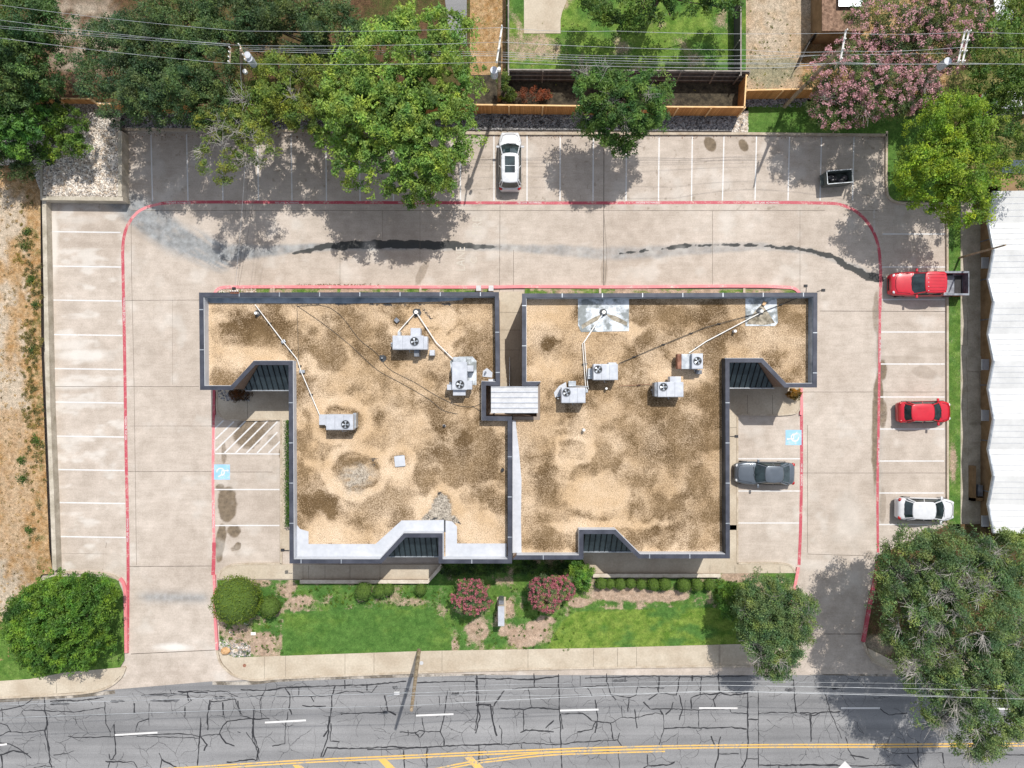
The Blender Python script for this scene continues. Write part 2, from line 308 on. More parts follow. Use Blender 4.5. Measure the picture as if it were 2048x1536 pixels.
# ------------------------------------------------------------------ mesh building
class MB:
    def __init__(s): s.v = []; s.f = []
    def add(s, vs, fs):
        o = len(s.v); s.v += [tuple(v) for v in vs]; s.f += [tuple(i+o for i in f) for f in fs]; return s
    def box(s, x0, x1, y0, y1, z0, z1, M=None):
        vs = [Vector(p) for p in ((x0, y0, z0), (x1, y0, z0), (x1, y1, z0), (x0, y1, z0), (x0, y0, z1), (x1, y0, z1), (x1, y1, z1), (x0, y1, z1))]
        if M is not None: vs = [M @ v for v in vs]
        return s.add(vs, [(0, 3, 2, 1), (4, 5, 6, 7), (0, 1, 5, 4), (1, 2, 6, 5), (2, 3, 7, 6), (3, 0, 4, 7)])
    def prism(s, pts, z0, z1):
        """z0/z1 number or function of (x,y)"""
        a = sum(pts[i][0]*pts[(i+1) % len(pts)][1]-pts[(i+1) % len(pts)][0]*pts[i][1] for i in range(len(pts)))
        if a < 0: pts = list(reversed(pts))
        n = len(pts); f0 = z0 if callable(z0) else (lambda x, y: z0); f1 = z1 if callable(z1) else (lambda x, y: z1)
        vs = [(p[0], p[1], f0(p[0], p[1])) for p in pts]+[(p[0], p[1], f1(p[0], p[1])) for p in pts]
        return s.add(vs, [tuple(range(n-1, -1, -1)), tuple(range(n, 2*n))]+[(i, (i+1) % n, (i+1) % n+n, i+n) for i in range(n)])
    def tube(s, pts, r, k=6, r1=None, cap=True):
        pts = [Vector(p) for p in pts]; n = len(pts); r1 = r if r1 is None else r1; rings = []
        for i, p in enumerate(pts):
            d = (pts[min(i+1, n-1)]-pts[max(i-1, 0)]).normalized()
            a = Vector((0, 0, 1)) if abs(d.z) < .9 else Vector((1, 0, 0))
            u = d.cross(a).normalized(); v = d.cross(u); rr = r+(r1-r)*i/max(1, n-1)
            rings.append([p+(u*math.cos(t)+v*math.sin(t))*rr for t in [2*math.pi*j/k for j in range(k)]])
        vs = [q for R in rings for q in R]; fs = []
        for i in range(n-1):
            for j in range(k):
                a = i*k+j; b = i*k+(j+1) % k; fs.append((a, b, b+k, a+k))
        if cap: fs += [tuple(range(k-1, -1, -1)), tuple(range((n-1)*k, n*k))]
        return s.add(vs, fs)
    def cyl(s, x, y, z0, z1, r, k=16, r1=None):
        return s.tube([(x, y, z0), (x, y, z1)], r, k, r1)
    def quad(s, *p): return s.add(p, [tuple(range(len(p)))])
    def ball(s, c, rx, ry, rz, seg=12, rings=8, jit=0):
        vs = []; fs = []
        for i in range(rings+1):
            t = math.pi*i/rings
            for j in range(seg):
                a = 2*math.pi*j/seg; q = 1+random.uniform(-jit, jit)
                vs.append((c[0]+rx*q*math.sin(t)*math.cos(a), c[1]+ry*q*math.sin(t)*math.sin(a), c[2]+rz*q*math.cos(t)))
        for i in range(rings):
            for j in range(seg):
                a = i*seg+j; b = i*seg+(j+1) % seg; fs.append((a, a+seg, b+seg, b))
        return s.add(vs, fs)
    def build(s, name, mat, parent=None, smooth=False, bevel=0, **tg):
        me = bpy.data.meshes.new(name); me.from_pydata(s.v, [], s.f)
        if smooth: me.polygons.foreach_set('use_smooth', [True]*len(me.polygons))
        me.materials.append(MT[mat] if isinstance(mat, str) else mat)
        o = bpy.data.objects.new(name, me); COL.objects.link(o)
        if parent: o.parent = parent; o.matrix_parent_inverse = Matrix.Translation(-parent.location) if parent.type == 'EMPTY' and parent.get('_w') else Matrix.Identity(4)
        if bevel:
            b = o.modifiers.new('bevel', 'BEVEL'); b.width = bevel; b.segments = 2; b.limit_method = 'ANGLE'
        if tg: tag(o, **tg)
        return o
def tag(o, label=None, cat=None, group=None, kind=None):
    if label: o['label'] = label
    if cat: o['category'] = cat
    if group: o['group'] = group
    if kind: o['kind'] = kind
    return o
def empty(name, loc, label, cat, group=None, rz=0, world=True):
    """world=True: the children are modelled in world coordinates"""
    o = bpy.data.objects.new(name, None); COL.objects.link(o); o.location = loc; o.rotation_euler = (0, 0, rz)
    if world: o['_w'] = 1
    return tag(o, label, cat, group)
def smoothpl(pts, n=6):
    """centripetal spline through the points (no overshoot)"""
    Q = [Vector(p) for p in pts]; Q = [Q[0]*2-Q[1]]+Q+[Q[-1]*2-Q[-2]]; out = []
    for i in range(1, len(Q)-2):
        p = Q[i-1:i+3]; t = [0.]
        for a, b in zip(p[:-1], p[1:]): t.append(t[-1]+max(1e-4, (b-a).length)**.5)
        for k in range(n):
            u = t[1]+(t[2]-t[1])*k/n
            A = [p[j]*((t[j+1]-u)/(t[j+1]-t[j]))+p[j+1]*((u-t[j])/(t[j+1]-t[j])) for j in range(3)]
            B = [A[j]*((t[j+2]-u)/(t[j+2]-t[j]))+A[j+1]*((u-t[j])/(t[j+2]-t[j])) for j in range(2)]
            out.append(B[0]*((t[2]-u)/(t[2]-t[1]))+B[1]*((u-t[1])/(t[2]-t[1])))
    out.append(Q[-2]); return [tuple(p) for p in out]
def strip(mb, pts, wd, zf, z0=None):
    """ribbon along plan polyline; if z0 given a solid bar"""
    P2 = [Vector((p[0], p[1])) for p in pts]; n = len(P2); L = []; R = []
    for i in range(n):
        d = (P2[min(i+1, n-1)]-P2[max(i-1, 0)]); d.normalize(); nn = Vector((-d.y, d.x))
        ww = wd[i] if isinstance(wd, (list, tuple)) else wd
        L.append(P2[i]+nn*ww/2); R.append(P2[i]-nn*ww/2)
    vs = [(p.x, p.y, zf(p.x, p.y)) for p in R]+[(p.x, p.y, zf(p.x, p.y)) for p in L]
    fs = [(i, i+1, n+i+1, n+i) for i in range(n-1)]
    if z0 is not None:
        m = 2*n; vs += [(p.x, p.y, z0) for p in R]+[(p.x, p.y, z0) for p in L]
        fs += [(i+m, i+m+1, i+1, i) for i in range(n-1)]+[(n+i, n+i+1, n+i+1+m, n+i+m) for i in range(n-1)]
        fs += [(0, n, n+m, m), (n-1, n-1+m, 2*n-1+m, 2*n-1)]
    return mb.add(vs, fs)
def zoff(o): return lambda x, y: E(y)+o
def sheet(name, poly, z, mat, res=None, field=None, parent=None, skirt=None, **tg):
    """polygon (plan metres) -> triangulated sheet with painted wear attribute m1; field(PX,PY)->(N,4) in survey px"""
    zf = z if callable(z) else (lambda x, y: z)
    if res is None:
        mb = MB(); mb.prism([(p[0], p[1]) for p in poly], (lambda x, y: zf(x, y)-(skirt or .02)), zf)
        return mb.build(name, mat, parent, **tg)
    xs = [p[0] for p in poly]; ys = [p[1] for p in poly]
    gx, gy = np.meshgrid(np.arange(min(xs)+res/2, max(xs), res), np.arange(min(ys)+res/2, max(ys), res)); gx = gx.ravel(); gy = gy.ravel()
    gx = gx+RNG.uniform(-.2, .2, gx.size)*res; gy = gy+RNG.uniform(-.2, .2, gy.size)*res
    pp = [(p[0], p[1]) for p in poly]; k = inpoly(gx, gy, pp); d = pdist(gx, gy, pp+[pp[0]]); k &= d > res*.3
    n = len(pp); bd = []
    for i in range(n):
        a = Vector(pp[i]); b = Vector(pp[(i+1) % n]); m = max(1, int((b-a).length/max(res, .3)))
        bd += [a+(b-a)*j/m for j in range(m)]
    nb = len(bd)
    pts = bd+[Vector(q) for q in zip(gx[k].tolist(), gy[k].tolist())]
    vo, _, fo, *_ = delaunay_2d_cdt(pts, [(i, (i+1) % nb) for i in range(nb)], [tuple(range(nb))] if True else [], 1, 1e-5)
    V = np.array([(v.x, v.y) for v in vo]); me = bpy.data.meshes.new(name)
    Z = np.array([zf(a, b) for a, b in V]); vs = [(a, b, c) for (a, b), c in zip(V.tolist(), Z.tolist())]
    fs = [tuple(f) for f in fo]
    me.from_pydata(vs, [], fs)
    if me.polygons and me.polygons[0].normal.z < 0: me.flip_normals()
    if field is not None: paint(me, V, Z, field)
    me.materials.append(MT[mat]); o = bpy.data.objects.new(name, me); COL.objects.link(o)
    if parent: o.parent = parent; o.matrix_parent_inverse = Matrix.Translation(-parent.location)
    return tag(o, **tg) if tg else o
def paint(me, V, Z, field):
    k = S*H/(H-Z); A = field(CX+V[:, 0]*k, CY-V[:, 1]*k)
    at = me.attributes.new('m1', 'FLOAT_COLOR', 'POINT'); at.data.foreach_set('color', np.clip(A, 0, 1).astype(np.float32).ravel())
def chan(X, r=0, g=0, b=0, a=0):
    o = np.zeros((X.size, 4)); o[:, 0] = r; o[:, 1] = g; o[:, 2] = b; o[:, 3] = a; return o
def gp(pts, off=0.): return [G(x, y, off) for x, y in pts]
def pz(pts, z): return [P(x, y, z) for x, y in pts]
ST = dict(kind='structure')
# ================================================================== SETTING
MB().box(-350, 350, -350, 350, -1.2, -1.0).build('ground', 'dry', **ST)
# ---- parking lot: one slab sheet with its stains
def lot():
    x0, y0 = P(70, 1392)[:2]; x1, y1 = P(1906, 250)[:2]; r = .115
    nx = int((x1-x0)/r); ny = int((y1-y0)/r); X, Y = np.meshgrid(np.linspace(x0, x1, nx), np.linspace(y0, y1, ny)); X = X.ravel(); Y = Y.ravel(); Z = En(Y)
    me = bpy.data.meshes.new('parking_lot'); me.vertices.add(X.size); me.vertices.foreach_set('co', np.stack([X, Y, Z], 1).astype(np.float32).ravel())
    i = (np.arange(ny-1)[:, None]*nx+np.arange(nx-1)[None]).ravel(); q = np.stack([i, i+1, i+1+nx, i+nx], 1)
    me.loops.add(q.size); me.loops.foreach_set('vertex_index', q.ravel().astype(np.int32)); me.polygons.add(len(q)); me.polygons.foreach_set('loop_start', (np.arange(len(q))*4).astype(np.int32))
    me.update(); me.validate()
    def F(x, y):
        n1 = fbm(x/60, y/60, 5); n2 = fbm(x/14, y/14, 9)
        jx = (fbm(x/40, y/40, 21)-.5)*14
        # pale blue-grey drainage trace
        line = [(232, 395), (300, 440), (370, 485), (430, 508), (520, 503), (620, 495), (800, 492), (1000, 495), (1110, 500), (1210, 508), (1300, 505), (1400, 498), (1520, 492), (1620, 503), (1700, 530), (1760, 560)]
        d = pdist(x, y, line)+jx*.5
        wd = np.interp(x, [230, 330, 430, 600, 900, 1100, 1230, 1400, 1600, 1760], [30, 42, 22, 10, 8, 11, 17, 12, 7, 6])
        R = (1-sstep(wd*.45, wd*1.15, d))*np.interp(x, [230, 300, 1000, 1760], [.9, .95, .75, .5])
        fan = np.maximum(0, 1-pdist(x, y, [(265, 420), (340, 470), (440, 512)])/38.)
        streak = .65*fbm((x+y)/70., (y-x*.62)/6.5, 31, 2)+.35*fbm((x+y)/40., (y-x*.62)/2.6, 35, 2)
        R = np.clip(R*(.55+.8*n2), 0, 1)
        R = np.maximum(R, np.clip(fan*1.7, 0, 1)*(.12+1.1*sstep(.38, .58, streak)))
        wl = [(585, 507), (625, 500), (650, 493), (700, 490), (800, 489), (900, 490), (1000, 494)]
        wl2 = [(1240, 507), (1300, 500), (1370, 492), (1440, 489), (1520, 491), (1600, 498), (1660, 512), (1700, 535), (1730, 550), (1760, 556)]
        wj = (fbm(x/14, y/10, 41)-.5)*11
        Gd = 1-sstep(1.4, 7.5, pdist(x, y, wl)+wj-np.interp(x, [580, 640, 700, 900, 960, 1000], [-3, 0.5, 4.2, 3.6, -.5, -1.5]))
        Gd = np.maximum(Gd, .85*(1-sstep(1.0, 5, pdist(x, y, wl2)+wj-np.interp(x, [1240, 1400, 1560, 1660, 1740], [-2, 0, -.5, 1.5, 5]))))
        for (cx, cy, rx, ry) in [(235, 283, 6, 22), (240, 320, 4, 6)]: Gd = np.maximum(Gd, .6*blob(x, y, cx, cy, rx, ry))
        B = np.zeros_like(x)
        for (cx, cy, rx, ry, a, k) in [(455, 1010, 19, 34, 0, .95), (441, 1085, 10, 34, 8, 1.1), (468, 1062, 12, 14, 0, .8), (476, 1092, 7, 9, 30, 1.), (466, 1098, 5, 5, 0, .6),
              (500, 865, 38, 26, -40, .75), (535, 850, 20, 12, -40, .6), (448, 905, 6, 22, 0, .6), (545, 880, 14, 12, 0, .45), (566, 908, 9, 14, 0, .9),
              (1420, 288, 10, 14, -20, .95), (1488, 290, 9, 12, -30, .9), (1757, 790, 9, 40, 0, .9), (1764, 830, 10, 34, 0, .7), (1757, 700, 5, 60, 0, .5), (1750, 870, 7, 110, 0, .75), (1765, 740, 9, 22, 0, .8), (1752, 620, 7, 45, 0, .55),
              (1800, 720, 60, 12, 0, .35), (1850, 745, 38, 14, 10, .4), (1860, 700, 30, 8, 0, .3), (845, 545, 9, 32, 25, .5), (1208, 545, 8, 26, 0, .45),
              (1265, 520, 50, 8, 0, .3), (1440, 560, 60, 6, 0, .2), (440, 975, 10, 8, 0, .8), (300, 1455, 1, 1, 0, 0), (1770, 1120, 6, 40, 0, .5), (1765, 1010, 8, 40, 0, .45), (1740, 1110, 10, 10, 0, .4),
              (270, 452, 20, 40, -50, .3), (500, 1118, 60, 6, 0, .22), (1870, 640, 28, 7, 0, .2), (950, 300, 40, 14, 0, .2), (1900, 580, 6, 60, 0, .4), (1895, 800, 5, 200, 0, .3)]:
            if k: B = np.maximum(B, k*blob(x, y, cx, cy, rx, ry, a, .25, .35, cx))
        B = np.maximum(B, .35*blob(x, y, 245, 405, 22, 16, 40)); B = np.maximum(B, .5*sstep(.62, .8, fbm(x/9, y/9, 77))*(y < 420)*(y > 262))
        # tyre smears on the south-west drive
        dz = np.exp(-((y-1195-(x-340)*.02)/11.)**2)*sstep(262, 300, x)*(1-sstep(400, 428, x))
        R = np.maximum(R, dz*.75)
        R = np.maximum(R, .5*np.exp(-((x-1757)/7.)**2)*(y > 600)*(y < 1050)*n2)
        # efflorescence / worn pale areas
        A = .55*sstep(.56, .74, fbm(x/45, y/18, 55))*(x < 250)
        A = np.maximum(A, .35*sstep(.6, .8, fbm(x/50, y/50, 56)))
        for (cx, cy, rx, ry, k) in [(108, 480, 8, 90, .8), (165, 710, 50, 10, .8), (140, 690, 40, 12, .6), (150, 770, 50, 8, .7), (1600, 1130, 60, 10, .3), (1700, 1040, 30, 50, .35), (150, 440, 40, 8, .4), (345, 1295, 32, 7, 1.)]:
            A = np.maximum(A, k*blob(x, y, cx, cy, rx, ry, 0, .6, .5, cy))
        return chan(x, R, Gd, B, A)
    paint(me, np.stack([X, Y], 1), Z, F)
    me.materials.append(MT['lot']); o = bpy.data.objects.new('parking_lot', me); COL.objects.link(o); tag(o, **ST)
lot()
# ---- road
EDGE = [(-900, 1440), (0, 1398), (230, 1379), (420, 1363), (560, 1358), (850, 1346), (1100, 1339), (1420, 1334), (1650, 1339), (1900, 1346), (2900, 1356)]
RZ = -.42+.012
rp = [P(x, y, RZ) for x, y in EDGE]+[P(2900, 2300, RZ), P(-900, 2300, RZ)]
sheet('road', rp, RZ, 'asphalt', **ST)
mb = MB(); zr = lambda x, y: RZ+.004
def zr_at(o): return lambda x, y: RZ+o
for a in ([(425, 1366), (500, 1366), (560, 1360), (850, 1350), (1100, 1343), (1300, 1340)], [(-50, 1404), (150, 1392), (230, 1384)], [(1330, 1341), (1480, 1340)], [(1620, 1346), (1900, 1352)]):
    strip(mb, smoothpl([tuple(P(x, y, RZ)[:2]) for x, y in a]), .3, zr)
mb.build('gutter_strip', 'gutter', **ST)
# tar-sealed cracks, traced
CR = [((0, 1080), 3.369, [[(300, 1060), (305, 1160), (320, 1240), (300, 1290), (330, 1400), (335, 1500), (350, 1536)], [(315, 1200), (318, 1300), (318, 1380), (345, 1500)], [(0, 1320), (60, 1290), (160, 1300), (310, 1280)], [(0, 1230), (50, 1250), (75, 1295)],
  [(0, 1450), (90, 1420), (190, 1440)], [(10, 1450), (15, 1536)], [(460, 1320), (500, 1332), (780, 1325), (920, 1312), (1240, 1305), (1340, 1322), (1480, 1308), (1500, 1250), (1530, 1220), (1720, 1200)], [(920, 1320), (1100, 1328), (1340, 1334)],
  [(705, 1090), (715, 1240), (745, 1295)], [(770, 1240), (780, 1440), (760, 1475), (740, 1480), (735, 1440)], [(710, 1490), (740, 1495), (900, 1495), (925, 1536)], [(740, 1495), (728, 1536)], [(1005, 1100), (1005, 1250)], [(915, 1290), (930, 1230), (1000, 1205)],
  [(1415, 1080), (1400, 1180), (1400, 1280)], [(1355, 1200), (1345, 1320), (1330, 1520)], [(1355, 1330), (1395, 1380), (1375, 1420)], [(1485, 1310), (1520, 1370), (1580, 1388)], [(1070, 1435), (1090, 1480), (1080, 1536)], [(1090, 1480), (1190, 1530)],
  [(1600, 1080), (1620, 1180), (1710, 1210), (1700, 1300), (1740, 1400), (1730, 1480)], [(360, 1452), (440, 1440), (500, 1420)], [(950, 1045), (1150, 1035), (1270, 1045), (1290, 1085)], [(1150, 1010), (1155, 1035)], [(1200, 1020), (1400, 1030)], [(340, 1085), (560, 1080), (700, 1060)],
  [(10, 1130), (20, 1220)], [(160, 1145), (290, 1150), (500, 1160), (700, 1130)], [(905, 1100), (905, 1165)], [(230, 1536), (300, 1520), (370, 1530)], [(1245, 1120), (1245, 1190)]]),
 ((300, 1330), 2.926, [[(680, 130), (640, 220), (650, 270), (655, 310)], [(610, 250), (600, 450), (635, 490), (625, 560)], [(600, 320), (612, 440), (640, 560)], [(560, 395), (590, 430), (625, 480)], [(600, 318), (700, 312)], [(790, 130), (820, 180), (815, 250), (830, 290)],
  [(810, 270), (795, 350), (790, 460), (715, 475)], [(1085, 120), (1065, 180), (1060, 280), (1050, 330), (1040, 430), (1000, 540)], [(1060, 340), (1055, 445), (1110, 450)], [(1040, 480), (1010, 540)], [(1050, 300), (1040, 380), (1015, 420)], [(1040, 485), (1200, 490), (1400, 478), (1600, 485), (1700, 475), (2048, 462)],
  [(1270, 495), (1500, 492), (1620, 478)], [(1375, 180), (1390, 270), (1440, 292)], [(1115, 288), (1250, 280), (1390, 275)], [(1460, 390), (1550, 398), (1580, 425), (1610, 390), (1700, 388), (1720, 300), (1740, 150)], [(1550, 398), (1575, 382), (1610, 388)],
  [(1700, 388), (1720, 430), (1720, 475)], [(1590, 310), (1605, 380)], [(1910, 60), (1910, 200), (1930, 300), (1905, 400)], [(1910, 235), (1990, 230), (2005, 330), (2030, 415)], [(1620, 480), (1620, 603)], [(1485, 500), (1490, 603)], [(1925, 465), (1925, 603)],
  [(0, 175), (130, 180), (250, 150), (450, 155), (520, 190), (650, 180), (800, 185), (1050, 180), (1150, 155), (1300, 160), (1330, 120)], [(530, 145), (680, 150), (800, 130), (1000, 125), (1280, 115), (1500, 95)], [(220, 160), (225, 210)], [(500, 200), (520, 270), (540, 290)],
  [(870, 125), (870, 180)], [(1140, 90), (1140, 140)], [(1270, 110), (1270, 150)], [(450, 570), (600, 550), (620, 560)], [(940, 180), (960, 215)], [(1510, 380), (1510, 415)], [(510, 390), (530, 396)], [(205, 250), (205, 300)], [(425, 220), (430, 295)], [(890, 235), (920, 242), (1030, 240)], [(1690, 180), (1695, 235)],
  [(350, 205), (360, 215), (500, 200)], [(1560, 105), (1760, 95), (1900, 98)]]),
 ((950, 1330), 2.73, [[(10, 60), (20, 215), (0, 360)], [(20, 215), (100, 225), (95, 300), (120, 385)], [(100, 225), (160, 140)], [(130, 330), (145, 350), (145, 430)], [(0, 435), (130, 435), (250, 425), (460, 435), (560, 420), (780, 410), (800, 440)], [(265, 355), (265, 245), (310, 230), (290, 130)],
  [(140, 238), (265, 243), (310, 232), (460, 243)], [(245, 370), (280, 355), (430, 365)], [(430, 305), (385, 345)], [(455, 40), (460, 200), (470, 430), (475, 563)], [(466, 265), (480, 350)], [(470, 265), (590, 262), (640, 305), (740, 318), (755, 408)], [(655, 190), (670, 290), (655, 370)], [(560, 365), (640, 350), (660, 310)],
  [(740, 318), (800, 285), (870, 290), (985, 262), (1030, 270), (1030, 350), (1005, 435)], [(870, 240), (885, 345)], [(800, 220), (805, 285)], [(790, 370), (780, 410)], [(720, 20), (720, 90), (740, 160), (840, 180), (880, 165), (890, 120), (1030, 125)], [(615, 125), (640, 170)], [(770, 190), (740, 160)], [(840, 185), (835, 255)],
  [(950, 190), (1000, 150), (1005, 60)], [(1000, 150), (1100, 165), (1120, 60)], [(1115, 165), (1135, 240), (1115, 300)], [(920, 200), (955, 240), (1080, 240)], [(1010, 245), (1025, 270)], [(1080, 240), (1180, 245), (1390, 240), (1400, 262), (1490, 265)], [(1080, 200), (1075, 240), (1040, 270)],
  [(1180, 240), (1180, 180), (1230, 160), (1235, 60)], [(1230, 160), (1300, 160), (1340, 150), (1380, 165), (1490, 155)], [(1030, 345), (1150, 340), (1300, 345), (1400, 340), (1485, 350)], [(1220, 250), (1222, 340)], [(1330, 50), (1335, 150), (1300, 190)], [(1490, 140), (1490, 430), (1485, 510), (1455, 563)], [(1545, 140), (1548, 560)],
  [(1490, 295), (1548, 297)], [(1485, 510), (1545, 512)], [(1548, 265), (1600, 260), (1750, 262), (1850, 275), (1900, 255)], [(1740, 80), (1745, 200), (1755, 262)], [(1835, 270), (1835, 420)], [(780, 460), (790, 563)], [(1300, 435), (1330, 440), (1330, 490), (1310, 563)], [(1330, 485), (1440, 485)],
  [(940, 490), (945, 550), (920, 563)], [(945, 550), (1060, 545), (1090, 530)], [(1550, 548), (1980, 545)], [(1660, 550), (1660, 563)], [(0, 75), (200, 75), (320, 80), (460, 60)], [(600, 70), (820, 65), (950, 60), (1300, 65), (1490, 60)], [(200, 130), (320, 120), (460, 125), (600, 120), (720, 110)], [(575, 60), (575, 115)], [(820, 65), (820, 90)],
  [(1185, 55), (1185, 90)], [(250, 430), (255, 455)], [(320, 30), (325, 120)], [(1290, 390), (1310, 440)], [(1340, 390), (1330, 435)], [(1300, 185), (1312, 235)]]),
 ((1600, 1020), 2.978, [[(270, 1350), (290, 1430), (330, 1490)], [(300, 1460), (410, 1480)], [(0, 1205), (70, 1210), (240, 1200)], [(60, 1210), (65, 1380)], [(700, 1380), (705, 1536)], [(515, 1430), (560, 1450), (850, 1445)], [(850, 1445), (855, 1510)], [(0, 1515), (260, 1525), (600, 1520)], [(470, 1180), (530, 1220), (640, 1210)], [(900, 1450), (1340, 1460)], [(640, 1460), (700, 1536)], [(1100, 1200), (1110, 1380)], [(250, 1360), (180, 1200), (150, 1100)]])]
mb = MB(); rr = random.Random(3)
for (ox, oy), k, pls in CR:
    for pl in pls:
        pts = [(ox+x/k, oy+y/k) for x, y in pl]; q = []
        for a, b in zip(pts[:-1], pts[1:]):
            m = max(2, int(math.hypot(b[0]-a[0], b[1]-a[1])/6))
            for i in range(m):
                t = i/m; q.append((a[0]+(b[0]-a[0])*t+rr.uniform(-.9, .9), a[1]+(b[1]-a[1])*t+rr.uniform(-.9, .9)))
        q.append(pts[-1]); q = [tuple(P(x, y, RZ)[:2]) for x, y in q]
        wb = rr.uniform(.05, .11); strip(mb, q, [max(.03, wb*rr.uniform(.6, 1.5)) for _ in q], zr_at(.004+rr.random()*.003))
# cracks further along the road, outside the survey
for i in range(46):
    sgn = rr.choice((-1, 1)); x = sgn*rr.uniform(43, 70); y = rr.uniform(-38, -25.5); q = [(x, y)]; a = rr.choice((0, math.pi/2))+rr.uniform(-.2, .2)
    for j in range(rr.randint(4, 12)): a += rr.uniform(-.35, .35); q.append((q[-1][0]+.7*math.cos(a), q[-1][1]+.7*math.sin(a)))
    q = [p for p in q if p[1] < -25.3]
    if len(q) > 2: strip(mb, q, .08, zr_at(.004+rr.random()*.003))
for i in range(150):                      # fine unsealed cracks branching between the sealed ones
    x = rr.uniform(-42, 42); y = rr.uniform(-31, -25.2); q = [(x, y)]; a = rr.uniform(0, 6.28)
    for j in range(rr.randint(3, 8)): a += rr.uniform(-.6, .6); q.append((q[-1][0]+.28*math.cos(a), q[-1][1]+.28*math.sin(a)))
    q = [p for p in q if p[1] < -24.9-abs(p[0])*.012]
    if len(q) > 2: strip(mb, q, [rr.uniform(.012, .035) for _ in q], zr_at(.004+rr.random()*.003))
mb.build('crack_sealant', 'tar', **ST)
mb = MB()
for (x, y, w_) in ((330, 1402, 60), (235, 1403, 30), (440, 1396, 24), (790, 1375, 12), (910, 1388, 16), (1240, 1362, 30), (1580, 1380, 22), (1660, 1376, 60), (120, 1408, 40)):
    strip(mb, [tuple(P(x-w_/2+k*w_/8, y+rr.uniform(-1.2, 1.2)+(-.03*k*w_/8), RZ)[:2]) for k in range(9)], [.02]+[rr.uniform(.12, .32) for _ in range(7)]+[.02], zr_at(.0085))
mb.build('sealant_smears', 'smear', **ST)
def line_px(mb, pts, wd, off, sm=True, road=False):
    q = [tuple((P(x, y, RZ) if road else G(x, y, off))[:2]) for x, y in pts]
    if sm and len(q) > 2: q = smoothpl(q)
    strip(mb, q, wd, zr_at(off) if road else zoff(off))
mb = MB()
for a, b in (((-290, 1507), (-200, 1502)), ((0, 1490), (14, 1488)), ((-90, 1497), (0, 1490)), ((230, 1470), (315, 1465)), ((530, 1445), (612, 1440.5)), ((832, 1431), (907, 1428)), ((1120, 1421), (1197, 1419)), ((1398, 1416), (1475, 1416)), ((1682, 1416), (1760, 1416)), ((1960, 1417), (2040, 1418)), ((2250, 1420), (2330, 1421))):
    if a[0] != -90: line_px(mb, [a, b], .15, .012, False, True)
mb.add([P(1690, 1522, RZ+.012), P(1712, 1545, RZ+.012), P(1690, 1568, RZ+.012), P(1668, 1545, RZ+.012)], [(0, 3, 2, 1)])
mb.build('lane_dashes', 'white', **ST)
mb = MB()
Y1 = [(-300, 1575), (360, 1538), (600, 1523), (800, 1514), (1000, 1505), (1250, 1496), (1500, 1492), (1800, 1491), (2048, 1489), (2600, 1488)]
for d in (-2.6, 2.6): line_px(mb, [(x, y+d) for x, y in Y1], .11, .012, True, True)
Y2 = [(860, 1542), (940, 1526), (1000, 1518), (1092, 1508), (1200, 1503.5), (1330, 1500)]
for d in (-2.6, 2.6): line_px(mb, [(x, y+d) for x, y in Y2], .11, .017, True, True)
for x, y in ((585, 1530), (757, 1520), (928, 1514), (400, 1541), (220, 1552)):
    mb.add([P(x, y, RZ+.011), P(x+16, y-1, RZ+.011), P(x+50, y+32, RZ+.011), P(x+32, y+34, RZ+.011)], [(0, 3, 2, 1)])
mb.build('yellow_lines', 'yellow', **ST)
# ---- lot markings
mb = MB(); L = lambda a, b, w_=.1: line_px(mb, [a, b], w_, .006, False)
for x in (305, 376, 446, 517, 584, 653, 720, 787, 853, 921, 988, 1054, 1120, 1186, 1252, 1317, 1383): L((x-(1020-x)*.0045, 268+abs(x-1000)*0), (x+(x-1020)*0.0, 402), .1)
for x in (1448, 1513, 1579, 1643, 1708): L((x, 273), (x-3, 401), .1)
for i, y in enumerate((464, 533, 601, 670, 738, 805, 873, 940, 1006, 1074)): L((97+i*1.9, y-1.), (241+i*1.2, y+1), .11)
for y in (468, 534, 599, 664, 728, 794, 858, 922, 986, 1049): L((1765-(y-468)*.013, y), (1891-(y-468)*.006, y), .1)
for y in (979, 1051): L((429, y), (559, y), .1)
L((429, 907), (559, 908)); L((429, 838), (429, 907))
for a, b in (((430, 857), (447, 841)), ((430, 879), (468, 843)), ((431, 901), (491, 842)), ((449, 906), (515, 841)), ((471, 906), (536, 841)), ((493, 906), (555, 843)), ((514, 906), (555, 864)), ((537, 906), (560, 883))): L(a, b, .12)
for y in (917.5, 982, 1046): L((1475, y), (1600, y), .1)
mb.build('parking_lines', 'white', **ST)
RED = [[(322, 407), (345, 405), (700, 405), (1100, 406), (1640, 406), (1680, 409), (1715, 425), (1742, 455), (1756, 490), (1761, 540), (1760, 620)],
       [(264, 436), (252, 458), (246, 490), (246, 540), (248, 640), (250, 760), (252, 900), (255, 1040), (256, 1130), (256, 1190), (255, 1306)]]
mb = MB()
for r in RED: line_px(mb, r, .25, .007)
line_px(mb, [(1603, 800), (1603, 940), (1601, 1060), (1598, 1130)], .25, .007)
line_px(mb, [(428, 780), (427, 850)], .22, .007); line_px(mb, [(428, 1085), (427, 1130), (426, 1150)], .3, .007)
line_px(mb, [(1760, 620), (1758, 800), (1755, 1000), (1756, 1105)], .2, .007)
mb.build('fire_lane_line', 'red', **ST)
mb = MB(); line_px(mb, [(264, 436), (277, 423), (295, 414), (322, 407)], .22, .006); line_px(mb, [(427, 850), (426, 960), (428, 1085)], .22, .007)
mb.build('worn_fire_lane_line', 'pink', **ST)
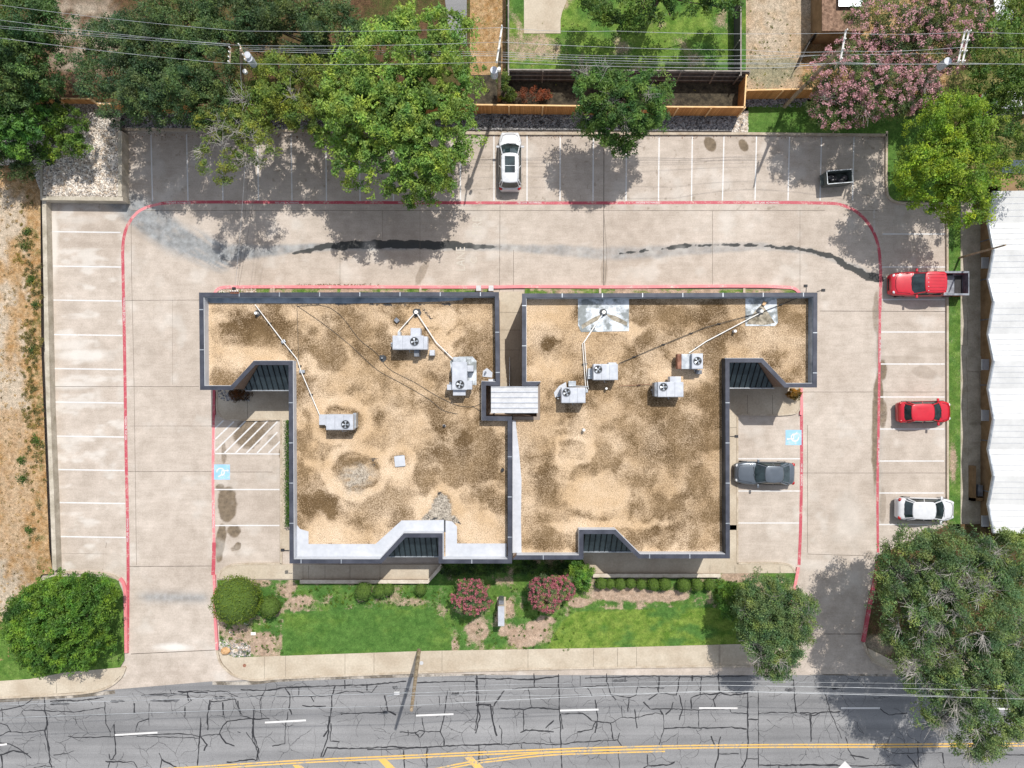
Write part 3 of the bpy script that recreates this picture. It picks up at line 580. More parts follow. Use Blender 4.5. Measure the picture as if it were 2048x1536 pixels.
def text(mb, s, x, y, z, size, rot, sx=1.0):
    c = bpy.data.curves.new('t', 'FONT'); c.body = s; c.size = size; c.align_x = 'CENTER'; c.align_y = 'CENTER'
    o = bpy.data.objects.new('t', c); COL.objects.link(o); bpy.context.view_layer.update()
    me = bpy.data.meshes.new_from_object(o.evaluated_get(bpy.context.evaluated_depsgraph_get()))
    Mx = Matrix.Translation((x, y, z)) @ Matrix.Rotation(rot, 4, 'Z') @ Matrix.Diagonal((sx, 1, 1, 1))
    mb.add([Mx @ v.co for v in me.vertices], [tuple(p.vertices) for p in me.polygons])
    bpy.data.objects.remove(o); bpy.data.curves.remove(c); bpy.data.meshes.remove(me)
def text3(mb, s, p, size, M):
    c = bpy.data.curves.new('t', 'FONT'); c.body = s; c.size = size; c.align_x = 'CENTER'; c.align_y = 'CENTER'
    o = bpy.data.objects.new('t', c); COL.objects.link(o); bpy.context.view_layer.update()
    me = bpy.data.meshes.new_from_object(o.evaluated_get(bpy.context.evaluated_depsgraph_get()))
    Mx = Matrix.Translation(p) @ M
    mb.add([Mx @ v.co for v in me.vertices], [tuple(q.vertices) for q in me.polygons])
    bpy.data.objects.remove(o); bpy.data.curves.remove(c); bpy.data.meshes.remove(me)
mb = MB()
for x in (355, 572, 818, 1057, 1293, 1532):
    q = G(x-12, 405.5); text(mb, 'FIRE LANE', q.x, q.y, .013, .22, 0, .8); q = G(x+13, 405.5); text(mb, 'NO PARKING', q.x, q.y, .013, .22, 0, .8)
for x, y in ((248.5, 621), (252, 858), (255.5, 1062), (255.5, 1272)):
    q = G(x, y+12); text(mb, 'FIRE LANE', q.x, q.y, q.z+.013, .22, math.pi/2, .8); q = G(x, y-13); text(mb, 'NO PARKING', q.x, q.y, q.z+.013, .22, math.pi/2, .8)
for x, y in ((1603, 948), (427, 1032)):
    q = G(x, y-12); text(mb, 'FIRE LANE', q.x, q.y, q.z+.013, .2, -math.pi/2, .8); q = G(x, y+12); text(mb, 'NO PARKING', q.x, q.y, q.z+.013, .2, -math.pi/2, .8)
for x, y in ((1748, 440), (1760, 700), (1757, 900)):
    q = G(x, y-12); text(mb, 'FIRE LANE', q.x, q.y, q.z+.013, .2, -math.pi/2, .8); q = G(x, y+13); text(mb, 'NO PARKING', q.x, q.y, q.z+.013, .2, -math.pi/2, .8)
mb.build('fire_lane_lettering', 'white', **ST)
mb = MB(); q = G(922, 518); text(mb, 'LANE', q.x, q.y, .008, 1.1, math.pi/2, .75); q = G(955, 452); text(mb, 'FIRE', q.x, q.y, .008, 1.1, math.pi/2, .75)
q = G(153, 1046); text(mb, 'C', q.x, q.y, .008, .6, 0)
q = G(948, 520); text(mb, 'C', q.x, q.y, .008, .8, math.pi/2)
mb.build('ghost_lettering', 'ghost', **ST)
# accessible bays
for cx, cy, sgn in ((444, 944, 1), (1587, 875, -1)):
    q = G(cx, cy); a = .65; MB().box(q.x-a, q.x+a, q.y-a*.95, q.y+a*.95, -.02, .008).build('accessible_bay_patch', 'blue', **ST)
    mb = MB(); _k = [.012]
    def zz(x, y): return _k[0]
    def tr(u, v): return (q.x+sgn*v*.95, q.y-sgn*u*.95)
    arc = [tr(.32*math.cos(t)-.0, -.12+.32*math.sin(t)) for t in [math.radians(d) for d in range(20, 290, 15)]]; strip(mb, arc, .10, zz); _k[0] = .016
    strip(mb, [tr(0-.12, .42), tr(-.12+.02, .0), tr(.22, -.02), tr(.42, -.32)], .11, zz); _k[0] = .02; strip(mb, [tr(-.1, .2), tr(.18, .2)], .09, zz)
    hx, hy = tr(-.13, .50); mb.add([(hx+.09*math.cos(t), hy+.09*math.sin(t), .024) for t in [i*math.pi/6 for i in range(12)]], [tuple(range(12))])
    mb.build('wheelchair_symbol', 'white', **ST)
# joints in the slabs
mb = MB(); J = lambda *p, w_=.035: line_px(mb, list(p), w_, .004, False)
J((262, 421), (1650, 421)); J((262, 425), (263, 540), (268, 760), (273, 1130), w_=.03); J((1000, 411), (999, 590)); J((1027, 500), (1027, 590)); J((1208, 265), (1207, 590), w_=.06)
J((250, 601), (399, 600)); J((100, 773), (398, 773)); J((255, 1133), (425, 1132), w_=.05); J((262, 1308), (430, 1300), w_=.06); J((1640, 622), (1895, 623), w_=.05)
J((1600, 784), (1895, 784)); J((1600, 946), (1893, 946)); J((1615, 850), (1615, 1105)); J((1615, 1108), (1740, 1112)); J((430, 944), (545, 944)); J((255, 943), (426, 943))
J((1590, 1268), (1722, 1268), w_=.06); J((1690, 421), (1755, 421)); J((260, 852), (425, 852), w_=.025); J((765, 421), (765, 480), w_=.02); J((1425, 421), (1425, 572), w_=.03); J((680, 505), (680, 572), w_=.025); J((840, 421), (840, 572), w_=.02)
J((1600, 421), (1600, 585), w_=.025); J((345, 600), (345, 770), w_=.015); J((100, 1106), (215, 1108), w_=.02); J((213, 1085), (205, 1140), w_=.03)
J((1890, 270), (1890, 460)); J((560, 838), (560, 1125)); J((1208, 430), (1214, 510), (1209, 580), w_=.03)
mb.build('slab_joints', 'joint', **ST)
# ---- raised grounds round the lot
def north_f(x, y):
    r = .55+.5*(fbm(x/60, y/60, 3)-.5)*2; g = 0*x
    r = np.maximum(r, blob(x, y, 160, 90, 110, 110, 0, .3)*1.0)
    return chan(x, np.clip(r, 0, 1), g, .75*blob(x, y, 165, 70, 75, 80, 0, .4)*sstep(.3, .6, fbm(x/12, y/12, 6)))
NZ = .13
nzf = lambda x, y: NZ
sheet('back_yard_soil', pz([(-500, -500), (940, -500), (940, 228), (-500, 228)], NZ), NZ, 'soil', .45, north_f, **ST)
def lawn_f(x, y):
    r = .05+.5*sstep(.55, .75, fbm(x/40, y/40, 8)); g = .75*sstep(.3, .6, fbm(x/50, y/50, 9))
    r = np.maximum(r, .6*blob(x, y, 1070, 95, 60, 30)); return chan(x, r, g, 0)
sheet('back_lawn', pz([(1012, -500), (1492, -500), (1492, 152), (1012, 152)], NZ), NZ+.001, 'lawn', .4, lawn_f, **ST)
def dry_f(x, y):
    r = .75+.4*(fbm(x/30, y/30, 4)-.5); b = sstep(.5, .7, fbm(x/35, y/35, 14))*.8; return chan(x, r, .2*(1-b), b)
sheet('dry_side_yard', pz([(940, -500), (1012, -500), (1012, 210), (940, 210)], NZ), NZ, 'dry', .4, lambda x, y: chan(x, .75, .3, 0), **ST)
def ne_f(x, y):
    b = np.maximum(blob(x, y, 1535, 60, 50, 90, 0, .5), .8*blob(x, y, 1600, 20, 60, 60))*(.35+.65*sstep(.25, .5, fbm(x/14, y/14, 5))); b = np.maximum(b, .55*(x < 1600)); r = .75-.6*blob(x, y, 1540, 140, 50, 30); r = np.where(x > 1900, .3, r)
    return chan(x, r, 0, b)
sheet('bare_side_yard', pz([(1492, -500), (2900, -500), (2900, 375), (1905, 375), (1905, 196), (1492, 196)], NZ), NZ, 'dry', .5, ne_f, **ST)
sheet('patio_slab', smoothpl([tuple(v) for v in pz([(1048, -60), (1048, 67)], NZ)], 1)[:2]+[tuple(v) for v in pz([(1121, 67), (1121, 40), (1124, 25), (1132, 5), (1150, -60)], NZ)], NZ+.03, 'walk', **ST)
sheet('grey_path', pz([(880, -80), (933, -80), (934, 92), (900, 80)], NZ), NZ+.03, 'asphalt', **ST)
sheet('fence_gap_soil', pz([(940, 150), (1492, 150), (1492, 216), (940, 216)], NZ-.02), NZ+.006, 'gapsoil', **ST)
sheet('rock_strip', pz([(238, 214), (1490, 214), (1496, 262), (238, 256)], NZ), NZ+.01, 'stoned', **ST)
sheet('rock_strip_east', pz([(1490, 190), (1625, 190), (1600, 214), (1490, 214)], NZ), NZ+.012, 'stoned', **ST)
sheet('pale_rock_patch', pz([(1482, 225), (1496, 222), (1496, 265), (1463, 264)], NZ), NZ+.018, 'stonew', **ST)
sheet('verge_lawn', pz([(1496, 214), (1760, 190), (1905, 190), (1905, 404), (1790, 402), (1776, 392), (1774, 270), (1496, 267)], NZ), NZ+.02, 'lawn', .35, lambda x, y: chan(x, .2*fbm(x/20, y/20, 3), .2, 0), **ST)
mb = MB()
strip(mb, [tuple(v[:2]) for v in pz([(236, 258), (700, 262), (1000, 267), (1496, 267), (1774, 270)], .15)], .2, lambda x, y: .16, -.05)
strip(mb, smoothpl([tuple(v[:2]) for v in pz([(1774, 262), (1774, 375), (1777, 392), (1790, 403), (1825, 407), (1870, 407), (1896, 407)], .15)], 4), .17, lambda x, y: .16, -.05)
strip(mb, [tuple(v[:2]) for v in pz([(1895, 407), (1896, 1045)], .15)], .16, lambda x, y: .165, -.3)
mb.build('lot_kerb', 'kerb', **ST)
# raised rock bed with its retaining walls
RB = 1.0
sheet('rock_bed_ground', pz([(-60, 205), (240, 205), (240, 396), (85, 396), (60, 330), (-60, 330)], RB), lambda x, y: RB-.06+.03*math.sin(x*2)*math.sin(y*3), 'stonew', .5, lambda x, y: chan(x), **ST)
def west_z(x, y): return .62*max(0, min(1, (y+16.5)/3.0))+(E(y)+.1)*(1-max(0, min(1, (y+16.5)/3.0)))
def west_f(x, y):
    edge = np.interp(y, [300, 500, 780, 900, 1100, 1200], [40, 52, 60, 66, 70, 60]); sd = fbm(x/12, y/22, 33)
    gr = sstep(-6, 6, x-edge+(sd-.5)*30)
    r = 1-.45*gr*sstep(.35, .6, fbm(x/14, y/14, 2)); b = (1-gr)*sstep(.40, .6, fbm(x/30, y/45, 12))*.95; b = np.where((y > 820) & (y < 1120), b*.35, b)
    r = np.where((y < 420) & (x < 84), .8, r); r = np.where((y > 1310), .15, r)
    return chan(x, r, .25*(y > 1290), b)
sheet('dry_field', [tuple(v) for v in pz([(-1200, 320), (84, 320), (86, 700), (104, 1148), (80, 1150), (20, 1250), (0, 1362), (-1200, 1420)], .4)], west_z, 'dry', .35, west_f, **ST)
def wallbar(name, pts, wd, z1, z0, mat, label, parent=None, px=True):
    mb = MB(); q = [tuple(v[:2]) for v in pz(pts, z1)] if px else pts
    strip(mb, q, wd, lambda x, y: z1, z0); return mb.build(name, mat, parent, label=label, cat='wall')
wallbar('retaining_wall', [(88, 400), (91, 560), (96, 800), (104, 1000), (109, 1140)], .34, .68, -.1, 'retain', 'long low concrete retaining wall along the west edge of the car park')
wallbar('retaining_wall', [(81, 396), (246, 398)], .30, 1.06, -.1, 'retain', 'concrete retaining wall on the south side of the pale rock bed')
wallbar('retaining_wall', [(240, 262), (240, 393)], .30, 1.06, -.1, 'retain', 'concrete retaining wall on the east side of the pale rock bed')
wallbar('retaining_wall', [(82, 330), (82, 392)], .14, 1.06, .3, 'retain', 'short thin wall edging the pale rock bed beside the dry field')
# ---- front: lawn, walks, kerbs
FL = [(434, 1160), (600, 1160), (600, 1168), (856, 1168), (886, 1122), (1165, 1118), (1184, 1157), (1440, 1157), (1440, 1147), (1592, 1146), (1588, 1180), (1576, 1216), (1584, 1255), (1600, 1288), (1490, 1289), (1200, 1296), (850, 1303), (560, 1312), (470, 1315), (440, 1303)]
LL = [(567, 1226), (700, 1219), (850, 1217), (885, 1235), (900, 1262), (906, 1312), (560, 1318), (566, 1270)]
LRr = [(1152, 1222), (1300, 1217), (1450, 1214), (1500, 1225), (1500, 1300), (1090, 1300), (1112, 1262), (1125, 1240)]
def front_f(x, y):
    inl = inpoly(x, y, LL); inr = inpoly(x, y, LRr); n1 = fbm(x/20, y/20, 6); n2 = fbm(x/9, y/9, 16)
    g = np.where(inl, .05+.4*sstep(.45, .7, fbm(x/60, y/40, 7)), 0)+np.where(inr, .95*sstep(.28, .5, fbm(x/50, y/30, 17)), 0)
    r = .15+.45*sstep(.5, .72, n1); r = np.where(inl | inr, .0, r); g = np.where(inl | inr, g, .35*sstep(.45, .6, fbm(x/26, y/26, 18)))
    for (cx, cy, rx, ry, k) in [(1250, 1188, 80, 13, 1.1), (1320, 1192, 50, 12, 1.1), (1160, 1205, 20, 9, 1), (1040, 1278, 30, 18, 1.2), (1075, 1262, 22, 22, 1.2), (1012, 1262, 16, 12, 1), (1095, 1240, 18, 10, 1), (1480, 1153, 38, 10, 1.1), (955, 1260, 22, 22, .8), (600, 1200, 25, 10, .9), (575, 1180, 20, 16, .8), (530, 1290, 32, 26, 1.), (480, 1275, 30, 30, .8), (800, 1203, 50, 8, .6), (1020, 1215, 10, 20, .8), (590, 1210, 24, 14, .7), (445, 1240, 10, 40, .9), (520, 1165, 26, 8, .7), (910, 1290, 8, 25, .9)]:
        r = np.maximum(r, k*blob(x, y, cx, cy, rx, ry, 0, .35, .45, cx)*(~inl)*(~inr))
    edge = np.minimum(pdist(x, y, LL+[LL[0]]), pdist(x, y, LRr+[LRr[0]])); g = g-(edge < 2)*.4*(inl | inr)
    return chan(x, r, g, 0)
sheet('front_lawn', gp(FL, .1), zoff(.10), 'lawn', .16, front_f, **ST)
sheet('west_corner_lawn', gp([(104, 1153), (215, 1153), (236, 1160), (246, 1185), (249, 1320), (240, 1335), (130, 1345), (60, 1362), (-20, 1362), (0, 1250), (60, 1170)], .1), zoff(.12), 'lawn', .3, lambda x, y: chan(x, .25*fbm(x/20, y/20, 1), .35, 0), **ST)
sheet('east_corner_lawn', gp([(1757, 1110), (1900, 1048), (1960, 1048), (2100, 1090), (2900, 1090), (2900, 1310), (1780, 1318), (1735, 1298), (1727, 1285), (1745, 1180)], .1), zoff(.12), 'soil', .4, lambda x, y: chan(x, .6, .1, .5*blob(x, y, 1760, 1290, 40, 20)), **ST)
zw = zoff(.13)
def slab(name, pts, off=.13, mat='walk', sk=.4): return sheet(name, gp(pts, off), zoff(off), mat, skirt=sk, **ST)
SWm = [(436, 1302), (470, 1315), (560, 1312), (850, 1302), (1200, 1296), (1490, 1288), (1600, 1290), (1608, 1318), (1590, 1336), (1420, 1331), (1100, 1336), (850, 1343), (560, 1356), (500, 1360), (468, 1350), (446, 1328)]
def densify(pts, m=3):
    out = []
    for a, b in zip(pts, pts[1:]+pts[:1]):
        for i in range(m): out.append((a[0]+(b[0]-a[0])*i/m, a[1]+(b[1]-a[1])*i/m))
    return out
slab('sidewalk', SWm, .125); slab('sidewalk_west', [(-900, 1402), (-900, 1440), (0, 1396), (190, 1382), (222, 1370), (242, 1350), (250, 1333), (240, 1335), (130, 1345), (60, 1358), (0, 1362)], .125)
slab('sidewalk_east', [(1735, 1296), (1745, 1325), (1775, 1340), (1900, 1344), (2900, 1354), (2900, 1310), (1780, 1318)], .125)
slab('entrance_walk', [(436, 1158), (446, 1138), (462, 1131), (500, 1129), (880, 1129), (880, 1100), (560, 1100), (560, 800), (600, 800), (600, 1090), (900, 1090), (886, 1124), (860, 1158)], .12)
slab('entrance_walk_east', [(1160, 1050), (1476, 1050), (1476, 1128), (1575, 1128), (1590, 1138), (1592, 1146), (1165, 1148)], .12)
slab('side_walk_east', [(1440, 700), (1476, 700), (1476, 1060), (1440, 1060)], .12)
slab('alcove_walk', [(432, 770), (432, 822), (440, 834), (455, 839), (562, 839), (600, 839), (600, 720), (432, 720)], .118)
slab('alcove_walk_east', [(1440, 730), (1601, 760), (1601, 815), (1594, 825), (1580, 829), (1474, 829), (1440, 829)], .118)
slab('passage_floor', [(985, 583), (1050, 583), (1085, 840), (985, 840)], .05)
sheet('north_verge', gp([(432, 586), (438, 577), (986, 577), (986, 620), (440, 620)], .1), zoff(.10), 'lawn', .2, lambda x, y: chan(x, .3+.7*sstep(.4, .65, fbm(x/25, y/6, 5)), .5, 0), **ST)
sheet('north_verge', gp([(1050, 577), (1592, 579), (1604, 590), (1560, 620), (1046, 620)], .1), zoff(.10), 'lawn', .2, lambda x, y: chan(x, .3+.7*sstep(.4, .65, fbm(x/25, y/6, 5)), .5, 0), **ST)
mb = MB(); zk = zoff(.15); gk = lambda pts, n=5: smoothpl([tuple(G(x, y, .15)[:2]) for x, y in pts], n)
strip(mb, gk([(433, 1300), (440, 1325), (462, 1348), (500, 1360), (560, 1357), (850, 1345), (1100, 1338), (1420, 1333), (1500, 1333)]), .17, zk, -.6)
strip(mb, gk([(-300, 1414), (0, 1396), (190, 1383), (222, 1371), (243, 1352), (250, 1335)]), .17, zk, -.6)
strip(mb, gk([(1728, 1285), (1738, 1310), (1765, 1332), (1800, 1342), (2100, 1350)]), .17, zk, -.6)
strip(mb, gk([(110, 1145), (200, 1147), (225, 1152), (238, 1160)]), .2, zk, -.2)
strip(mb, gk([(436, 1157), (441, 1143), (456, 1133), (480, 1129), (562, 1128)]), .16, zk, -.2); strip(mb, gk([(562, 1128), (562, 840)], 1), .14, zk, -.1)
strip(mb, gk([(434, 780), (434, 820), (442, 833), (458, 839), (560, 839)]), .13, zk, -.1)
strip(mb, gk([(1475, 1128), (1475, 832)], 1), .14, zk, -.1); strip(mb, gk([(1475, 1127), (1560, 1127), (1583, 1133), (1591, 1146)]), .15, zk, -.1)
strip(mb, gk([(1476, 829), (1576, 829), (1595, 824), (1601, 812), (1601, 790)]), .13, zk, -.1)
mb.build('kerb', 'kerb', **ST)
mb = MB(); zp = zoff(.17)
strip(mb, gk([(239, 1157), (246, 1166), (250, 1185), (251, 1230), (252, 1306)]), .24, zp, -.5)
strip(mb, gk([(428, 1150), (429, 1180), (430, 1230), (434, 1300)]), .22, zp, -.6)
strip(mb, gk([(429, 588), (435, 579), (446, 575), (470, 574), (990, 574), (1040, 573), (1200, 574), (1580, 575), (1592, 579), (1600, 588)]), .24, zp, -.1)
strip(mb, gk([(1603, 776), (1603, 815), (1602, 830)]), .2, zp, -.1); strip(mb, gk([(1597, 1135), (1594, 1150), (1588, 1180), (1577, 1216)]), .24, zp, -.5)
mb.build('painted_kerb', 'pink', **ST)
mb = MB(); strip(mb, gk([(1757, 1122), (1752, 1155), (1744, 1190), (1733, 1250), (1727, 1284)]), .28, zp, -.5); strip(mb, gk([(428, 783), (428, 830)], 1), .16, zp, -.1)
mb.build('red_painted_kerb', 'red', **ST)
# sidewalk and walkway joints
mb = MB(); JJ = lambda a, b, o=.136, w_=.025: strip(mb, [tuple(G(*a, o)[:2]), tuple(G(*b, o)[:2])], w_, zoff(o))
for x, y0, y1 in ((529, 1314, 1358), (571, 1312, 1357), (690, 1308, 1351), (748, 1306, 1349), (884, 1302, 1344), (1056, 1299, 1338), (1187, 1297, 1336), (1235, 1296, 1336), (1273, 1295, 1335), (1440, 1290, 1333), (1438, 1290, 1332), (113, 1360, 1386), (300, 1, 1)):
    if y0 > 5: JJ((x, y0), (x, y1))
for x in (606, 617, 650, 700, 760): JJ((x, 1131), (x, 1157))
for x in (1420, 1470, 1521, 1560): JJ((x, 1131), (x, 1145))
JJ((1477, 855), (1460, 855)); JJ((564, 958), (578, 958)); JJ((495, 800), (495, 836)); JJ((1495, 790), (1495, 829)); JJ((1545, 790), (1545, 829))
for y in (625, 660, 700): JJ((1000, y), (1040, y), .056)
mb.build('walk_joints', 'joint', **ST)
# low walls in front of the entrances
def lowwall(pts, label):
    e = empty('low_wall', G(*pts[0]), label, 'wall')
    q = [tuple(G(x, y, .45)[:2]) for x, y in pts]; mb = MB(); strip(mb, q, .22, lambda x, y: .38, -.5); mb.build('wall_face', 'brick', e)
    mb = MB(); strip(mb, q, .3, lambda x, y: .45, .38); mb.build('coping', 'cutstone', e)
lowwall([(600, 1163), (856, 1163), (884, 1131)], 'low wall with pale stone cap before the left entrance walk')
lowwall([(1186, 1151), (1441, 1151)], 'low wall with pale stone cap behind the row of clipped round shrubs')
# ---- east side: grass strip, sunken walk
def eg(pts, z=-.1): return pz(pts, z)
sheet('east_grass_strip', pz([(1897, 404), (1921, 404), (1921, 1060), (1897, 1060)], .1), .12, 'lawn', .2, lambda x, y: chan(x, .15+.6*blob(x, y, 1906, 925, 9, 40), .35*sstep(.3, .6, fbm(x/20, y/20, 2)), 0), **ST)
sheet('neighbour_walk', pz([(1918, 390), (1990, 390), (1990, 1085), (1918, 1085)], -.15), -.15, 'retain', **ST)
sheet('neighbour_ground', pz([(1960, 100), (2900, 100), (2900, 1100), (1960, 1100)], -.17), -.17, 'dry', **ST)
mb = MB()
for a, b, c, d in ((1919, 450, 1934, 690), (1936, 625, 1956, 695), (1933, 712, 1962, 742), (1935, 744, 1958, 815), (1935, 816, 1962, 845), (1938, 850, 1962, 884), (1938, 890, 1960, 925)):
    p = P(a, d, -.1); q = P(c, b, -.1); mb.box(p.x, q.x, p.y, q.y, -.3, -.09+random.random()*.02)
mb.build('neighbour_slabs', 'retain', **ST)
# scatter of loose stones over the beds
def stones(name, poly, z, n, r0, r1, mat):
    xs = [p[0] for p in poly]; ys = [p[1] for p in poly]; k = 0; mb = MB(); pp = [(p[0], p[1]) for p in poly]
    X = RNG.uniform(min(xs), max(xs), n*2); Y = RNG.uniform(min(ys), max(ys), n*2); m = inpoly(X, Y, pp); X = X[m][:n]; Y = Y[m][:n]
    for x, y in zip(X.tolist(), Y.tolist()):
        r = random.uniform(r0, r1); a = random.random()*3.14; ca, sa = math.cos(a), math.sin(a); e = random.uniform(.5, .9); vs = []
        for u, v, w_ in ((1, 0, 0), (.3, 1, .2), (-.9, .4, 0), (-.5, -.9, .1), (.6, -.8, 0)):
            u *= r*random.uniform(.7, 1.1); v *= r*e*random.uniform(.7, 1.1); vs.append((x+u*ca-v*sa, y+u*sa+v*ca, z))
        vs.append((x, y, z+r*random.uniform(.5, .9))); mb.add(vs, [(0, 1, 5), (1, 2, 5), (2, 3, 5), (3, 4, 5), (4, 0, 5)])
    return mb.build(name, mat, kind='stuff')
stones('pale_rocks', pz([(86, 250), (236, 262), (236, 388), (86, 388)], RB), RB-.06, 2600, .05, .14, 'stonep')
stones('pale_rocks', pz([(1482, 225), (1496, 222), (1496, 265), (1463, 264)], NZ), NZ+.018, 250, .05, .11, 'stonep')
stones('grey_rocks', pz([(238, 218), (1490, 222), (1490, 262), (238, 256)], NZ), NZ+.01, 4200, .05, .12, 'stoneg')
stones('grey_rocks', pz([(1490, 190), (1625, 190), (1600, 214), (1490, 214)], NZ), NZ+.012, 350, .05, .12, 'stoneg')
stones('pale_rocks', gp([(438, 1278), (470, 1272), (500, 1290), (502, 1312), (470, 1314), (438, 1300)], .1), E(G(470, 1295).y)+.1, 420, .04, .08, 'stonep')
stones('grey_rocks', gp([(438, 1278), (470, 1272), (500, 1290), (502, 1312), (470, 1314), (438, 1300)], .1), E(G(470, 1295).y)+.1, 700, .04, .09, 'stoneg')
stones('dark_rocks', gp([(436, 781), (500, 781), (500, 801), (436, 801)], .12), .12, 160, .06, .14, 'stoneg')
stones('pale_rocks', gp([(432, 577), (512, 577), (512, 585), (436, 585)], .1), .11, 160, .04, .08, 'stonep')
# ================================================================== BUILDINGS
PT = 5.2; RF = 4.38
def offset_in(poly, d):
    a = sum(poly[i][0]*poly[(i+1) % len(poly)][1]-poly[(i+1) % len(poly)][0]*poly[i][1] for i in range(len(poly)))
    s = 1 if a > 0 else -1; n = len(poly); out = []
    for i in range(n):
        p0 = Vector(poly[i-1][:2]); p1 = Vector(poly[i][:2]); p2 = Vector(poly[(i+1) % n][:2])
        d1 = (p1-p0).normalized(); d2 = (p2-p1).normalized(); n1 = Vector((-d1.y, d1.x))*s; n2 = Vector((-d2.y, d2.x))*s
        b = (n1+n2); k = d/max(.25, (1+n1.dot(n2))); out.append(tuple(p1+b*k))
    return out
def building(out_px, skip, label, field, flash):
    po = [tuple(v[:2]) for v in pz(out_px, PT)]; n = len(po)
    c = Vector((sum(p[0] for p in po)/n, sum(p[1] for p in po)/n, 0)); e = empty('office_building', c, label, 'building')
    ow = offset_in(po, .05); MB().prism(ow, -.3, RF-.03).build('wall', 'brick', e)
    A = offset_in(po, .05); B = offset_in(po, .27); C = offset_in(po, 0); D = offset_in(po, .31); F_ = offset_in(po, .30)
    segs = [i for i in range(n) if i not in skip]
    mbp = MB(); mbc = MB(); fl = {}
    for i in segs:
        j = (i+1) % n
        mbp.prism([A[i], A[j], B[j], B[i]], RF-.03, PT-.06)
        mbc.prism([C[i], C[j], D[j], D[i]], PT-.06, PT)
        fl.setdefault(flash.get(i, 'membrane'), []).append((i, j))
    mbp.build('parapet', 'brick', e); cp = mbc.build('coping', 'coping', e)
    mbs = MB()
    for i in segs:                                  # cover straps over the coping joints
        j = (i+1) % n; a = Vector(C[i]); b = Vector(C[j]); L_ = (b-a).length; m = int(L_/3.0)
        dn = (Vector(D[i])-a); 
        for k in range(1, m+1):
            if k*3.0 > L_-.6: break
            q = a+(b-a)*(k*3./L_); d = (b-a).normalized(); nn = Vector((-d.y, d.x)); nn = nn if nn.dot(dn) > 0 else -nn
            r = [q-d*.035, q+d*.035, q+d*.035+nn*.31, q-d*.035+nn*.31]; MB().prism([tuple(v) for v in r], PT-.02, PT+.006).build('coping_strap', 'galv', e)
    for mt, L_ in fl.items():
        G3 = offset_in(po, .34)
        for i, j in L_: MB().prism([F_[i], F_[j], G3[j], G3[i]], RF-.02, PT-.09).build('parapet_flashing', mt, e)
    inner = offset_in(po, .3)
    sheet('gravel_roof', inner, RF, 'roof', .15, field, e)
    return e, po
def roof_strip(e, pts, mat, z=.02, name='roof_membrane'):
    return sheet(name, pz(pts, RF+z), RF+z, mat, None, None, e)
OUT_L = [(398, 585), (998, 584), (1000, 772), (972, 771), (972, 832), (1024, 833), (1024, 1127), (877, 1127), (877, 1075), (811, 1075), (763, 1127), (579, 1127), (577, 730), (511, 730), (465, 780), (400, 780)]
OUT_R = [(1044, 587), (1635, 585), (1634, 775), (1569, 775), (1522, 725), (1459, 725), (1460, 1117), (1277, 1117), (1228, 1068), (1167, 1068), (1167, 1119), (1025, 1119), (1025, 833), (1073, 833), (1073, 772), (1044, 772)]
def roofnoise(x, y, s):
    return .12+.85*sstep(.36, .66, fbm(x/42, y/42, s, 4))-.2*sstep(.6, .75, fbm(x/20, y/20, s+9))
